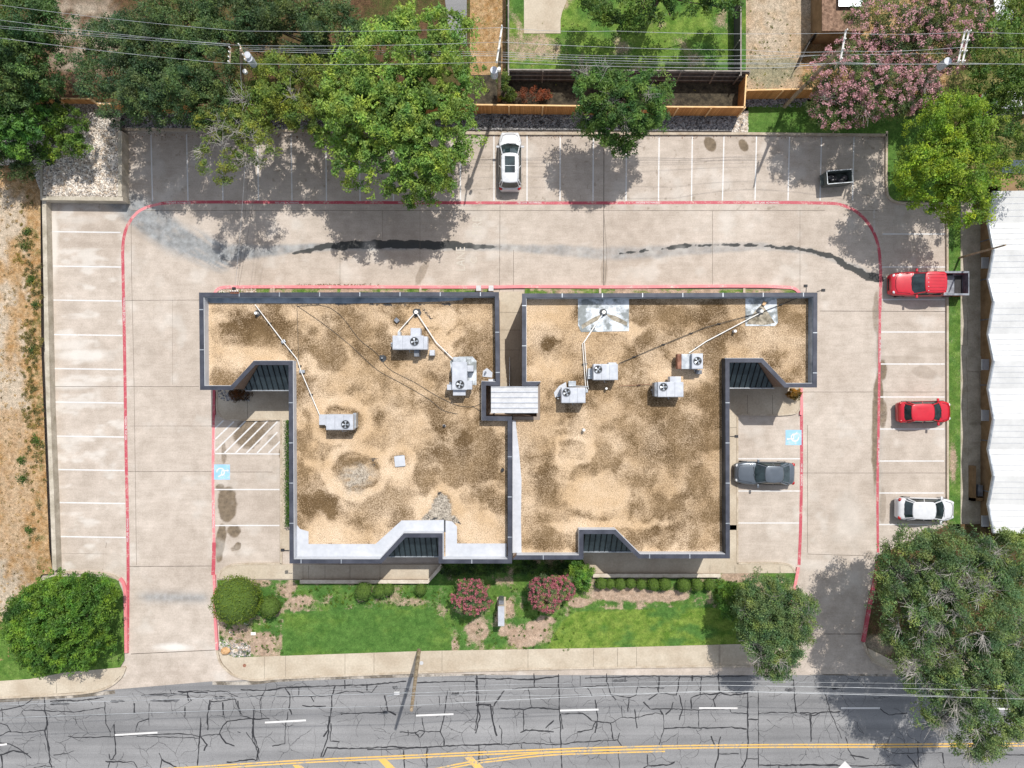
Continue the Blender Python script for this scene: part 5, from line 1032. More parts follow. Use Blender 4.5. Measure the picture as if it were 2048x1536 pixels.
mb = MB(); q = [P(x, y, 1.2) for x, y in smoothpl([(1720, 0, 0), (1680, 15, 0), (1650, 40, 0), (1630, 65, 0), (1615, 90, 0), (1600, 130, 0)], 5) for _ in (0,)] if False else [P(p[0], p[1], 1.2) for p in smoothpl([(1710, 3, 0), (1680, 15, 0), (1650, 42, 0), (1632, 65, 0), (1615, 92, 0), (1598, 130, 0)], 5)]
strip(mb, [tuple(v[:2]) for v in q], .05, lambda x, y: 1.2, NZ-.05); mb.build('metal_fence', 'black', label='curved black metal fence in the dry yard left of the crape myrtle', cat='fence')
# sheds / roofs at the top edge
e = empty('garden_shed', P(1680, 0, 0), 'dark roofed shed at the top edge beside the curved black fence', 'shed'); a = P(1648, 58, 2.6); b = P(1735, -120, 2.6); MB().box(a.x, b.x, a.y, b.y, NZ, 2.5).build('wall', 'tanwall', e); MB().box(a.x-.15, b.x+.15, a.y-.15, b.y+.15, 2.5, 2.6).build('roof', 'petaldirt', e)
e = empty('grey_shed', P(1690, 5, 0), 'pale grey metal box roof at the top edge beside the shed', 'shed'); a = P(1680, 10, 2.9); b = P(1722, -60, 2.9); MB().box(a.x, b.x, a.y, b.y, 2.62, 2.85).build('wall', 'unitdark', e); MB().box(a.x-.1, b.x+.1, a.y-.1, b.y+.1, 2.85, 2.9).build('roof', 'galv', e)
# ================================================================== POLES AND WIRES
def pole(base, top, label, arms=(), extras=(), r=.16, z0=.0):
    e = empty('utility_pole', base, label, 'utility pole'); MB().tube([base, base.lerp(top, .5), top], r, 10, r*.65).build('pole', 'polewood', e)
    for a, b, m in arms:
        d = MB().tube([a, b], .06, 4).build('crossarm', m, e)
        for t in (.03, .33, .66, .97): q = a.lerp(b, t); MB().cyl(q.x, q.y, q.z+.05, q.z+.25, .06, 8, .04).build('insulator', 'pvc', d)
    for x, y, z, rr_, hh, m, nm in extras: q = P(x, y, z); MB().cyl(q.x, q.y, z-hh, z, rr_, 16).build(nm, m, e)
    return e
pole(G(838, 1300), P(823, 1420, 10.8), 'leaning wooden utility pole at the lawn edge by the street', r=.17)
p2t = P(1003, 60, 11.3); pole(P(998, 200, .13), P(1000, 92, 10.9), 'utility pole with white crossarm beside the dry side yard', arms=((P(1004, 52, 11), P(993, 126, 11), 'pvc'),), extras=((988, 140, 9.2, .26, .9, 'unit', 'transformer'), (998, 137, 9.8, .12, .3, 'pvc', 'insulator_cap')))
pole(P(486, 214, .13), P(482, 100, 10.4), 'utility pole hidden among the dark trees at upper left', arms=((P(461, 96, 10), P(459, 126, 10), 'polewood'), (P(479, 90, 10.2), P(492, 122, 10.2), 'polewood')), extras=((494, 110, 9.8, .24, .9, 'unit', 'transformer'), (498, 117, 9.6, .24, .9, 'unit', 'transformer'), (489, 142, 8.5, .15, .25, 'pvc', 'street_lamp_head')))
pole(P(1569, 213, .13), P(1686, 92, 9.6), 'utility pole with white crossarm left of the crape myrtle', arms=((P(1692, 60, 9.8), P(1681, 121, 9.8), 'pvc'),))
pole(P(1762, 222, .13), P(1926, 98, 10.6), 'utility pole with double crossarm and transformer by the crape myrtle', arms=((P(1930, 62, 10.5), P(1916, 126, 10.5), 'pvc'), (P(1938, 62, 10.5), P(1925, 126, 10.5), 'pvc')), extras=((1896, 122, 9.6, .26, .9, 'unit', 'transformer'),))
pole(P(1917, 516, 0), P(2011, 490, 5.4), 'short bare wooden pole beside the folded white roof', r=.09)
def wire(pts, label, r_=.018, sag=.0, mat='wire', grp=None):
    q = []; r = r_*.62
    P3 = [P(*p) for p in pts]
    for a, b in zip(P3[:-1], P3[1:]):
        for i in range(8): t = i/8; v = a.lerp(b, t); v.z -= sag*4*t*(1-t); q.append(v)
    q.append(P3[-1]); MB().tube(q, r, 5).build('overhead_wire', mat, label=label, cat='wire', group=grp)
gN = 'overhead wires along the back yards'; gS = 'overhead wires along the street'
wire([(-700, -45, 11), (0, 10, 11), (480, 62, 11), (1003, 55, 11.2), (1230, 62, 11), (1692, 66, 10), (1930, 64, 10.7), (2600, 70, 10.7)], 'topmost thin wire of the back yard lines', .017, .25, grp=gN)
wire([(-700, -20, 10.6), (0, 40, 10.6), (480, 91, 10.6), (1002, 84, 11.2), (1500, 100, 10.5), (1690, 102, 10), (1920, 95, 10.7), (2600, 90, 10.7)], 'second wire of the back yard lines, over the bright green tree', .017, .25, grp=gN)
wire([(-700, -8, 10.6), (0, 52, 10.6), (460, 88, 10.3)], 'third wire at upper left, ending at the hidden pole', .016, .1, grp=gN); wire([(-700, -3, 10.5), (0, 56, 10.5), (460, 92, 10.3)], 'fourth wire at upper left, ending at the hidden pole', .016, .1, grp=gN)
wire([(-700, 20, 10.2), (0, 76, 10.2), (460, 127, 10.2), (998, 124, 11.2), (1500, 136, 10.2), (1681, 124, 9.9), (1916, 126, 10.6), (2600, 128, 10.6)], 'lowest of the four long wires on the white crossarms', .02, .25, grp=gN)
wire([(482, 95, 8.6), (998, 104, 8.8), (1250, 112, 8.6), (1500, 111, 8.4), (1900, 106, 8.4)], 'thin middle cable upper, above the old grey fence', .015, .1, grp=gN); wire([(482, 98, 8.2), (998, 108, 8.4), (1250, 117, 8.2), (1500, 119, 8.0), (1640, 110, 8)], 'thin middle cable lower, above the old grey fence', .018, .1, grp=gN)
wire([(482, 102, 7.8), (998, 112, 8.), (1250, 122, 7.8), (1500, 126, 7.6), (2048, 128, 7.6)], 'thick grey cable across the foot of the green lawn', .024, .1, grp=gN); wire([(998, 127, 7.5), (1250, 131, 7.2), (1500, 137, 7.1), (1660, 136, 7)], 'lower dark cable across the foot of the green lawn', .02, .1, 'cable', grp=gN)
wire([(998, 118, 7.9), (1250, 127, 7.5), (1500, 128, 7.4), (1650, 131, 7)], 'white cable just above the old grey fence', .015, .05, grp=gN)
wire([(480, 120, 8.6), (489, 350, 7.2), (470, 574, 5.4)], 'white service wire dropping to the left building corner', .016, .1, grp='service wires to the left building')
wire([(481, 122, 8.6), (497, 350, 7.2), (474, 577, 5.4)], 'black service wire dropping to the left building corner', .012, .1, 'cable', grp='service wires to the left building'); wire([(483, 124, 8.6), (512, 360, 7.2), (477, 577, 5.4)], 'slack black service wire right of the others at the left building', .012, .15, 'cable', grp='service wires to the left building')
e = empty('service_bracket', P(471, 582, 5.2), 'rust coloured service bracket with insulators on the north-west coping', 'bracket'); a = P(460, 587, 5.25); b = P(478, 581, 5.25); MB().box(a.x, b.x, a.y, b.y, 5.19, 5.24).build('plate', 'rust', e)
mb = MB()
for i in range(4): mb.cyl(a.x+.1+i*.17, b.y-.05, 5.24, 5.42, .045, 8)
mb.build('insulator', 'pvc', e)
wire([(-800, 1440, 9.4), (0, 1410, 9.4), (820, 1386, 9.5), (1420, 1370, 9.4), (2600, 1395, 9.4)], 'upper white street wire above the asphalt', .024, .12, grp=gS); wire([(-800, 1475, 9.8), (0, 1436, 9.8), (824, 1411, 10.4), (1420, 1382, 9.8), (2600, 1415, 9.8)], 'lower white street wire above the asphalt', .026, .12, grp=gS)
wire([(-800, 1420, 8.4), (0, 1402, 8.4), (822, 1374, 8.6), (1420, 1362, 8.4), (2600, 1380, 8.4)], 'faint thin cable nearest the sidewalk', .012, .1, 'wire', grp=gS); wire([(820, 1391, 9.2), (1100, 1391, 9.0), (1500, 1383, 8.9), (1900, 1392, 9)], 'twisted cable right of the leaning pole', .018, .1, 'wire', grp=gS)
e = empty('splice_case', P(793, 1386, 9.4), 'white splice box hanging on the street wire left of the leaning pole', 'splice box'); a = P(788, 1390, 9.4); b = P(799, 1384, 9.4); MB().box(a.x, b.x, a.y, b.y, 9.25, 9.42).build('case', 'whitemetal', e, bevel=.02); MB().tube([P(775, 1392, 9.3), P(815, 1384, 9.4)], .025).build('clamp', 'galv', e)
# utility cabinets on the verge
for x, lb in ((957, 'left of the two small white boxes by the pink kerb'), (982, 'right of the two small white boxes by the pink kerb')):
    a = P(x-5, 582, .8); b = P(x+5, 571, .8); e = empty('utility_box', (a.x+.2, a.y+.2, .1), lb, 'utility box', 'white boxes on the north verge'); MB().box(a.x, b.x, a.y, b.y, .2, .8).build('cabinet', 'whitemetal', e, bevel=.02); MB().box(a.x+.03, b.x-.03, a.y+.03, b.y-.03, .08, .2).build('plinth', 'retain', e)
# ================================================================== VEHICLES
def loft(mb, rings, close=True):
    k = len(rings[0]); vs = [p for r in rings for p in r]; fs = []
    for i in range(len(rings)-1):
        for j in range(k-1): a = i*k+j; fs.append((a, a+1, a+1+k, a+k))
    if close: fs += [tuple(range(k-1, -1, -1)), tuple(range((len(rings)-1)*k, len(rings)*k))]
    return mb.add(vs, fs)
def lerp_tab(t, x): return float(np.interp(x, [a for a, _ in t], [b for _, b in t]))
def vehicle(px, py, head, L, W, Ht, paint, label, name, cat, ws, rt, hood, deck, belt, sunroof=False, pickup=False, rails=False, roofw=.74, nose=.86, tailw=.9):
    """local: +x forward. ws=(base x, roof x) windscreen; rt=(roof x, base x) rear glass; fractions of L from the nose"""
    q = P(px, py, .9); e = empty(name, (q.x, q.y, 0.0), label, cat, rz=head, world=False); hl = L/2; hw = W/2
    X = lambda f: hl-f*L
    topz = [(0, hood-.28), (.03, hood-.12), (.10, hood-.03), (ws[0], hood+.03), (ws[0]+.02, belt), (rt[1]-.02, belt+.02), (rt[1], deck), (.95, deck-.03), (.985, deck-.12), (1, deck-.3)]
    wid = [(0, nose*.80), (.02, nose*.9), (.06, nose*.99), (.14, .97), (.25, 1), (.7, 1), (.88, .975), (.96, tailw), (.985, tailw*.95), (1, tailw*.86)]
    fr = sorted(set([0, .01, .02, .04, .06, .09, .13, .18, .23, ws[0]-.01, ws[0], ws[0]+.02, .4, .5, .6, .7, rt[1]-.02, rt[1], .9, .93, .955, .975, .99, 1]))
    if pickup: fr = [f for f in fr if f <= .66]+[.66]
    rings = []
    for f in fr:
        zt = lerp_tab(topz, f); w_ = hw*lerp_tab(wid, f); zb = .24 if .08 < f < .93 else .32; x = X(f); half = [(1.0-.05, zb), (1.0-.01, zb+.12), (1, (zb+zt)*.5), (.985, zt-.16), (.93, zt-.05), (.80, zt-.01), (.5, zt+.015), (.2, zt+.03), (0, zt+.03)]
        r = [(x, w_*a, z) for a, z in half]; rings.append(r+[(x, -y, z) for _, y, z in reversed(r[:-1])])
    mb = MB(); loft(mb, rings); body = mb.build('body', paint, e, smooth=True)
    es = body.modifiers.new('es', 'EDGE_SPLIT'); es.split_angle = math.radians(50)
    # glasshouse
    gx0, gx1, gx2, gx3 = X(ws[0]), X(ws[1]), X(rt[0]), X(rt[1]); bz = belt-.03; rw = hw*roofw; bw = hw*.93
    def ring(x, wdt, z, bev=.12): return [(x, wdt*s, z) for s in (-1, -.6, 0, .6, 1)]
    base = [(gx0+.05, 0, bz), (gx0, bw*.55, bz), (gx0-.16, bw*.9, bz), (gx0-.4, bw, bz), ((gx0+gx3)/2, bw*1.01, bz), (gx3+.3, bw*.99, bz), (gx3+.08, bw*.86, bz), (gx3, bw*.5, bz), (gx3-.02, 0, bz)]
    tz = Ht-.03; topp = [(gx1+.05, 0, tz), (gx1+.02, rw*.55, tz-.01), (gx1-.05, rw*.9, tz-.03), (gx1-.2, rw, tz-.03), ((gx1+gx2)/2, rw*1.02, tz-.01), (gx2+.2, rw*.97, tz-.04), (gx2+.06, rw*.87, tz-.05), (gx2, rw*.5, tz-.03), (gx2-.02, 0, tz-.02)]
    full = lambda h: h+[(x, -y, z) for x, y, z in reversed(h[1:-1])]
    b_ = full(base); t_ = full(topp); m = len(b_); mb = MB(); mb.add(b_+t_, [(i, (i+1) % m, (i+1) % m+m, i+m) for i in range(m)]+[tuple(range(m, 2*m))]); gl = mb.build('windows', 'glass', e)
    # roof skin
    def outset(pp, k, dz): cx = sum(p[0] for p in pp)/len(pp); return [(cx+(p[0]-cx)*k, p[1]*k, p[2]+dz) for p in pp]
    o1 = outset(t_, 1.005, -.03); o2 = outset(t_, 1.02, .005); o3 = outset(t_, .93, .03); o4 = outset(t_, .5, .042); mb = MB(); mb.add(o1+o2+o3+o4, [(i+r*m, (i+1) % m+r*m, (i+1) % m+(r+1)*m, i+(r+1)*m) for r in range(3) for i in range(m)]+[tuple(range(3*m, 4*m))])
    rfp = mb.build('roof_panel', paint, e, smooth=True)
    # pillars
    for s in (1, -1):
        for (a, b, r) in ((2, 2, .045), (5, 5, .06), (6, 6, .045)): MB().tube([(b_[a][0], b_[a][1]*s, b_[a][2]), (t_[b][0], t_[b][1]*s, t_[b][2])], r, 6).build('pillar', paint, e)
        xm = (gx0+gx3)/2; MB().tube([(xm, bw*1.0*s, bz), ((gx1+gx2)/2, rw*1.01*s, tz-.02)], .035, 6).build('pillar', paint, e)
    # shut lines of bonnet and tailgate
    mb = MB(); hz = hood+.032; hp = [(gx0+.12, -bw*.86, hz), (X(.07), -hw*.74*nose, hood-.045), (X(.045), -hw*.3, hood-.03), (X(.045), hw*.3, hood-.03), (X(.07), hw*.74*nose, hood-.045), (gx0+.12, bw*.86, hz)]; mb.tube(hp, .013, 4); mb.build('bonnet_line', 'black', e)
    if sunroof: MB().box(gx2+(gx1-gx2)*.35, gx1-.22, -rw*.58, rw*.58, tz+.01, tz+.048).build('sunroof', 'glass', rfp); MB().box((gx1+gx2)*.5+.16, (gx1+gx2)*.5+.19, -rw*.58, rw*.58, tz+.045, tz+.055).build('sunroof_bar', 'galv', rfp)
    if rails:
        mb = MB()
        for s in (1, -1): mb.tube([(gx1-.25, rw*.93*s, tz+.0), (gx1-.4, rw*.93*s, tz+.06), (gx2+.3, rw*.91*s, tz+.06), (gx2+.15, rw*.9*s, tz)], .02)
        mb.build('roof_rail', 'galv', rfp)
    # wheels
    for f in ((.17, .80) if not pickup else (.155, .80)):
        for s in (1, -1):
            x = X(f); r = .36 if not pickup else .4; mb = MB(); mb.tube([(x, s*(hw-.26), r), (x, s*(hw-.015), r)], r, 20); wh = mb.build('wheel', 'tyre', e); MB().tube([(x, s*(hw-.05), r), (x, s*(hw+.0), r)], r*.62, 12).build('rim', 'rim', wh)
    # arches
    # mirrors, lamps, bumpers, plates, wipers
    for s in (1, -1):
        xm = X(ws[0])-.32; mb = MB(); mb.box(xm-.08, xm+.1, min(s*hw*.93, s*(hw+.2)), max(s*hw*.93, s*(hw+.2)), belt+.02, belt+.16); mb.build('wing_mirror', paint, e, bevel=.04)
        mb = MB(); xh = X(.035); mb.ball((xh-.10, s*hw*.66*nose*1.08, hood-.2), .24, .17, .085, 10, 6); mb.build('headlight', 'lamp', e, smooth=True)
        if not pickup: mb = MB(); mb.ball((X(.965), s*hw*.78, deck-.16), .16, .16, .09, 10, 6); mb.build('tail_light', 'tail', e, smooth=True)
    mb = MB(); mb.box(X(0)-.01, X(0)+.03, -hw*.5, hw*.5, .42, .62); mb.build('grille', 'black', e, bevel=.02)
    mb = MB(); mb.tube([(gx0+.03, .05, bz+.06), (gx0-.12, bw*.55, bz+.1)], .014).tube([(gx0+.03, -.55, bz+.06), (gx0-.05, .02, bz+.1)], .014); mb.build('wiper', 'black', e)
    mb = MB()
    for s in (1, -1): mb.tube([(X(ws[0]+.02), s*hw*.94, belt+.0), (X(rt[1]-.03), s*hw*.95, belt+.015)], .018)
    mb.build('window_trim', 'black', e)
    if pickup:
        x0, x1 = X(1), X(.66)+.02; zb = .55; bt = 1.32; mb = MB()
        mb.box(x0+.05, x1, -hw*.97, -hw*.97+.13, zb-.1, bt); mb.box(x0+.05, x1, hw*.97-.13, hw*.97, zb-.1, bt); mb.box(x1-.1, x1-.02, -hw*.84, hw*.84, zb, bt-.02); bed = mb.build('bed_side', paint, e, bevel=.03)
        MB().box(x0+.05, x1-.1, -hw*.84, hw*.84, zb, zb+.06).build('bed_floor', 'unitdark', e); mb = MB()
        for s in (-1, 1): mb.box(x0+.03, x1, min(s*hw*.82, s*hw*.98), max(s*hw*.82, s*hw*.98), bt, bt+.035)
        mb.build('bed_rail', 'unitdark', bed); tg = MB().box(x0, x0+.09, -hw*.95, hw*.95, zb-.05, bt+.02).build('tailgate', 'unitdark', e, bevel=.02); MB().box(x0-.14, x0-.01, -hw*.9, hw*.9, .45, .62).build('rear_bumper', 'chrome', e, bevel=.03)
        mb = MB(); mb.box(x0+.15, x0+.75, -hw*.7, hw*.75, zb+.06, zb+.1); mb.build('bed_mat', 'black', e)
        mb = MB(); zc = Ht+.012
        for k in range(6): y = (-.5+k/5)*rw*1.5; mb.box(gx2+.15, gx1-.15, y-.012, y+.012, Ht-.01, zc+.002)
        mb.build('roof_rib', 'cardkred', rfp)
        mb = MB()
        for k in range(5): y = (-.5+k/4)*rw*1.6; mb.ball((gx1-.2, y, zc), .05, .03, .03, 8, 4)
        mb.build('roof_light', 'lamp', rfp)
    return e
vehicle(1020, 322, math.pi/2, 4.72, 1.86, 1.66, 'carwhite', 'white SUV with dark sunroof parked alone in the north row', 'parked_car', 'car', (.21, .42), (.91, .965), 1.02, 1.05, 1.08, sunroof=True, rails=True)
vehicle(1857, 568, math.pi, 6.05, 1.98, 1.9, 'carred', 'red pickup truck with ribbed roof and open bed', 'pickup_truck', 'pickup truck', (.25, .37), (.65, .68), 1.16, 1.15, 1.25, pickup=True, roofw=.84, nose=.93)
vehicle(1851, 824, math.radians(1), 4.22, 1.8, 1.6, 'carred', 'compact red hatchback facing the grass strip below the pickup', 'parked_car', 'car', (.22, .43), (.85, .93), .98, 1.02, 1.05)
vehicle(1853, 1019, math.radians(-1.5), 4.6, 1.84, 1.62, 'carwhite', 'white SUV partly under the big oak, facing the grass strip', 'parked_car', 'car', (.21, .43), (.82, .92), 1.0, 1.04, 1.06)
vehicle(1531, 947, math.pi+math.radians(-1), 4.85, 1.88, 1.43, 'cargrey', 'dark grey fastback sedan parked beside the right building', 'parked_car', 'car', (.30, .465), (.76, .92), .93, .98, .98, roofw=.70)
# vehicles glimpsed at the north-east corner
vehicle(1992, 5, math.pi/2+.1, 4.9, 1.95, 1.75, 'carwhite', 'white vehicle cut off by the top edge in the north-east corner', 'parked_car', 'car', (.22, .34), (.88, .95), 1.0, 1.2, 1.1)
vehicle(2015, 205, 0.1, 4.6, 1.9, 1.6, 'carwhite', 'white vehicle half hidden under the dark north-east trees', 'parked_car', 'car', (.22, .34), (.86, .95), 1.0, 1.1, 1.05)
# dumpster
q = P(1680, 353, 1.3); e = empty('dumpster', (q.x, q.y, 0), 'open dark green dumpster holding black rubbish in the north row', 'dumpster', rz=.08, world=False)
a_, b_ = 1.02, .52; mb = MB(); mb.box(-a_, a_, -b_, -b_+.05, .15, 1.25); mb.box(-a_, a_, b_-.05, b_, .15, 1.25); mb.box(-a_, -a_+.05, -b_+.05, b_-.05, .15, 1.25); mb.box(a_-.05, a_, -b_+.05, b_-.05, .15, 1.25); mb.box(-a_+.05, a_-.05, -b_+.05, b_-.05, .15, .2); mb.box(-a_-.02, -a_-.001, -b_*.3, b_*.3, .3, 1.2); mb.build('bin_body', 'binmetal', e)
mb = MB(); mb.tube([(-a_, -b_, 1.27), (a_, -b_, 1.27), (a_, b_, 1.27), (-a_, b_, 1.27), (-a_, -b_, 1.27)], .04, 6, cap=False); mb.build('rim', 'galv', e)
for i in range(6):
    MB().ball((random.uniform(-.7, .7), random.uniform(-.25, .25), .55+.1*random.random()), .32, .24, .22, 9, 6, .12).build('rubbish_bag', 'bag', e)
for sx in (-1, 1):
    for sy in (-1, 1): MB().cyl(sx*a_*.85, sy*b_*.8, 0, .15, .07, 10).build('caster', 'black', e)
MB().box(-a_-.25, -a_-.02, -b_*.8, b_*.8, .5, .6).build('lift_pocket', 'binmetal', e)
# monument sign
e = empty('monument_sign', G(1002, 1222, .1), 'tall narrow pale stone monument sign on a slab in the front lawn', 'sign'); z0 = E(G(1002, 1222).y)+.1
a = G(994, 1250, .15); b = G(1012, 1194, .15); a = G(994, 1236, .15); MB().box(a.x, b.x, a.y, b.y, z0-.2, z0+.06).build('base_slab', 'walk', e)
zt = z0+1.75; a = P(997, 1251, zt); b = P(1008, 1213, zt); MB().box(a.x, b.x, a.y, b.y, z0+.05, zt).build('panel', 'cutstone', e, bevel=.015); MB().box(a.x-.03, b.x+.03, a.y-.03, b.y+.03, zt, zt+.06).build('cap', 'unit', e); MB().box(a.x+.02, b.x-.02, b.y+.04, b.y+.35, z0+.05, zt-.4).build('plinth_block', 'unitdark', e)
# landscape boulders and small yard items
for x, y, r, m, lb in ((452, 1301, .42, 'boulder', 'orange boulder in the pebble corner by the left drive'), (472, 1301, .26, 'stonep', 'pale grey boulder right of the orange one')):
    q = G(x, y, .1); mb = MB(); mb.ball((q.x, q.y, q.z+r*.3), r, r*.7, r*.6, 9, 6, .18); mb.build('boulder', m, label=lb, cat='rock')
q = G(507, 1267, .1); e = empty('meter_lid', q, 'small white meter box lid in the bare soil below the round shrubs', 'lid'); MB().box(q.x-.2, q.x+.2, q.y-.12, q.y+.12, q.z, q.z+.05).build('lid', 'pvc', e)
q = G(489, 1331, .13); mb = MB(); mb.cyl(q.x, q.y, q.z-.02, q.z+.012, .14, 16); mb.build('valve_cover', 'rust', label='round rusty valve cover in the sidewalk corner', cat='cover')
q = G(843, 1326, .13); mb = MB(); mb.cyl(q.x, q.y, q.z-.02, q.z+.01, .16, 16); mb.build('manhole_cover', 'whitemetal', label='round white cover in the sidewalk right of the leaning pole', cat='cover')
for x, y, lb in ((469, 1268, 'left blue-grey guy stake below the big round shrub'), (497, 1250, 'right blue-grey guy stake below the big round shrub')):
    q = G(x, y-12, .1); q2 = G(x, y, .1); MB().tube([(q.x, q.y, q.z+1.0), (q2.x, q2.y, q2.z)], .05, 6, .02).build('guy_stake', 'galv', label=lb, cat='stake')
mb = MB()
for x, y in ((1030, 243), (1082, 244)): q = P(x, y, .2); mb.cyl(q.x, q.y, .1, .2, .14, 12)
mb.build('drain_caps', 'black', kind='structure')
# ================================================================== VEGETATION
def unit(n):
    v = RNG.normal(size=(n, 3)); return v/np.linalg.norm(v, axis=1, keepdims=True)
def leaves(name, C, Lf, Wf, colr, parent=None, up=.5, **tg):
    n = len(C); a = unit(n); a[:, 2] = a[:, 2]*(1-up*.7); a /= np.linalg.norm(a, axis=1, keepdims=True)
    b = np.cross(a, unit(n)+np.array([0, 0, .01])); b /= np.linalg.norm(b, axis=1, keepdims=True)+1e-9
    # prefer faces looking up
    nz = np.cross(a, b)[:, 2]; flat = RNG.random(n) < up; h = np.cross(a, np.array([0, 0, 1.])); h /= np.linalg.norm(h, axis=1, keepdims=True)+1e-9; b = np.where((flat & (np.abs(nz) < .5))[:, None], h*.8+b*.35, b)
    L_ = (Lf*RNG.uniform(.65, 1.25, n))[:, None]; W_ = (Wf*RNG.uniform(.7, 1.2, n))[:, None]
    V = np.stack([C-a*L_, C+b*W_-a*L_*.1, C+a*L_, C-b*W_-a*L_*.1], 1).reshape(-1, 3).astype(np.float32)
    me = bpy.data.meshes.new(name); me.vertices.add(4*n); me.vertices.foreach_set('co', V.ravel()); me.loops.add(4*n); me.loops.foreach_set('vertex_index', np.arange(4*n, dtype=np.int32))
    me.polygons.add(n); me.polygons.foreach_set('loop_start', (np.arange(n)*4).astype(np.int32)); me.update()
    at = me.attributes.new('col', 'FLOAT_COLOR', 'POINT'); cc = np.ones((n, 4)); cc[:, :3] = np.clip(colr, 0, 1); at.data.foreach_set('color', np.repeat(cc, 4, 0).astype(np.float32).ravel())
    me.materials.append(MT['leaf']); o = bpy.data.objects.new(name, me); COL.objects.link(o)
    if parent: o.parent = parent; o.matrix_parent_inverse = Matrix.Translation(-parent.location)
    return tag(o, **tg) if tg else o
def crown_pts(blobs, clump, per, dens, flat=.7, inner=.25, rough=.25, shell=(.72, 1.05), low=-.35):
    """clumps over the shell of each blob; returns points, clump tint, clump id arrays"""
    PTS = []; T = []
    for (x, y, z, rx, ry, rz) in blobs:
        area = 4*math.pi*((rx*ry)**1.6/3+(rx*rz)**1.6/3+(ry*rz)**1.6/3)**(1/1.6)*.75
        nc = max(5, int(area*dens/(clump*clump*3.14))); d = unit(nc*2); d = d[d[:, 2] > low][:nc]; nc = len(d)
        ph = d*2.3+np.array([x, y, z]); bumpy = 1+rough*(fbm(ph[:, 0]+ph[:, 2], ph[:, 1]-ph[:, 2]*.7, 3, 3)-.5)*2.2
        s = RNG.uniform(shell[0], shell[1], nc); ins = RNG.random(nc) < inner; s = np.where(ins, RNG.uniform(.35, .75, nc), s)
        c = np.array([x, y, z])+d*np.array([rx, ry, rz])*(s*bumpy)[:, None]
        cr = clump*RNG.uniform(.6, 1.3, nc); k = per; i = np.repeat(np.arange(nc), k); u = unit(nc*k)*(RNG.random(nc*k)**.45)[:, None]
        PTS.append(c[i]+u*(cr[i][:, None])*np.array([1, 1, flat])); t = RNG.normal(0, 1, nc); T.append(np.stack([t[i], u[:, 2], ins[i]*1.], 1))
    return np.concatenate(PTS), np.concatenate(T)
def tint(T, base, yel=(1.5, 1.25, .8), var=.18, n=None):
    b = np.array(base)[None]; k = 1+var*T[:, :1]+.10*RNG.normal(size=(len(T), 1)); y = np.clip(.35+.3*T[:, :1]+.12*RNG.normal(size=(len(T), 1)), 0, 1)
    return b*np.clip(k, .4, 1.8)*(1+(np.array(yel)[None]-1)*y)
def limbs(base, blobs, r, parent, mat='bark', nl=9, seed=0):
    R = random.Random(seed); mb = MB(); cx = sum(b[0] for b in blobs)/len(blobs); cy = sum(b[1] for b in blobs)/len(blobs); zb = min(b[2]-b[5]*.6 for b in blobs); zb = max(base.z+.6, zb)
    fork = Vector((base.x*.6+cx*.4, base.y*.6+cy*.4, zb)); mb.tube([base-Vector((0, 0, .2)), base.lerp(fork, .5)+Vector((R.uniform(-.1, .1), R.uniform(-.1, .1), 0)), fork], r, 10, r*.7)
    for i in range(nl):
        b = blobs[i % len(blobs)]; d = Vector((R.uniform(-1, 1), R.uniform(-1, 1), R.uniform(.1, .8))).normalized(); t = Vector((b[0]+d.x*b[3]*.7, b[1]+d.y*b[4]*.7, b[2]+d.z*b[5]*.6)); m = fork.lerp(t, .5)+Vector((R.uniform(-.3, .3), R.uniform(-.3, .3), R.uniform(0, .5)))
        mb.tube([fork, m, t], r*.45, 6, r*.08)
        for j in range(2): t2 = t+Vector((R.uniform(-1, 1), R.uniform(-1, 1), R.uniform(0, .8))).normalized()*min(b[3], b[4])*.35; mb.tube([m.lerp(t, .5), t2], r*.15, 4, r*.04)
    return mb.build('trunk', mat, parent, smooth=True)
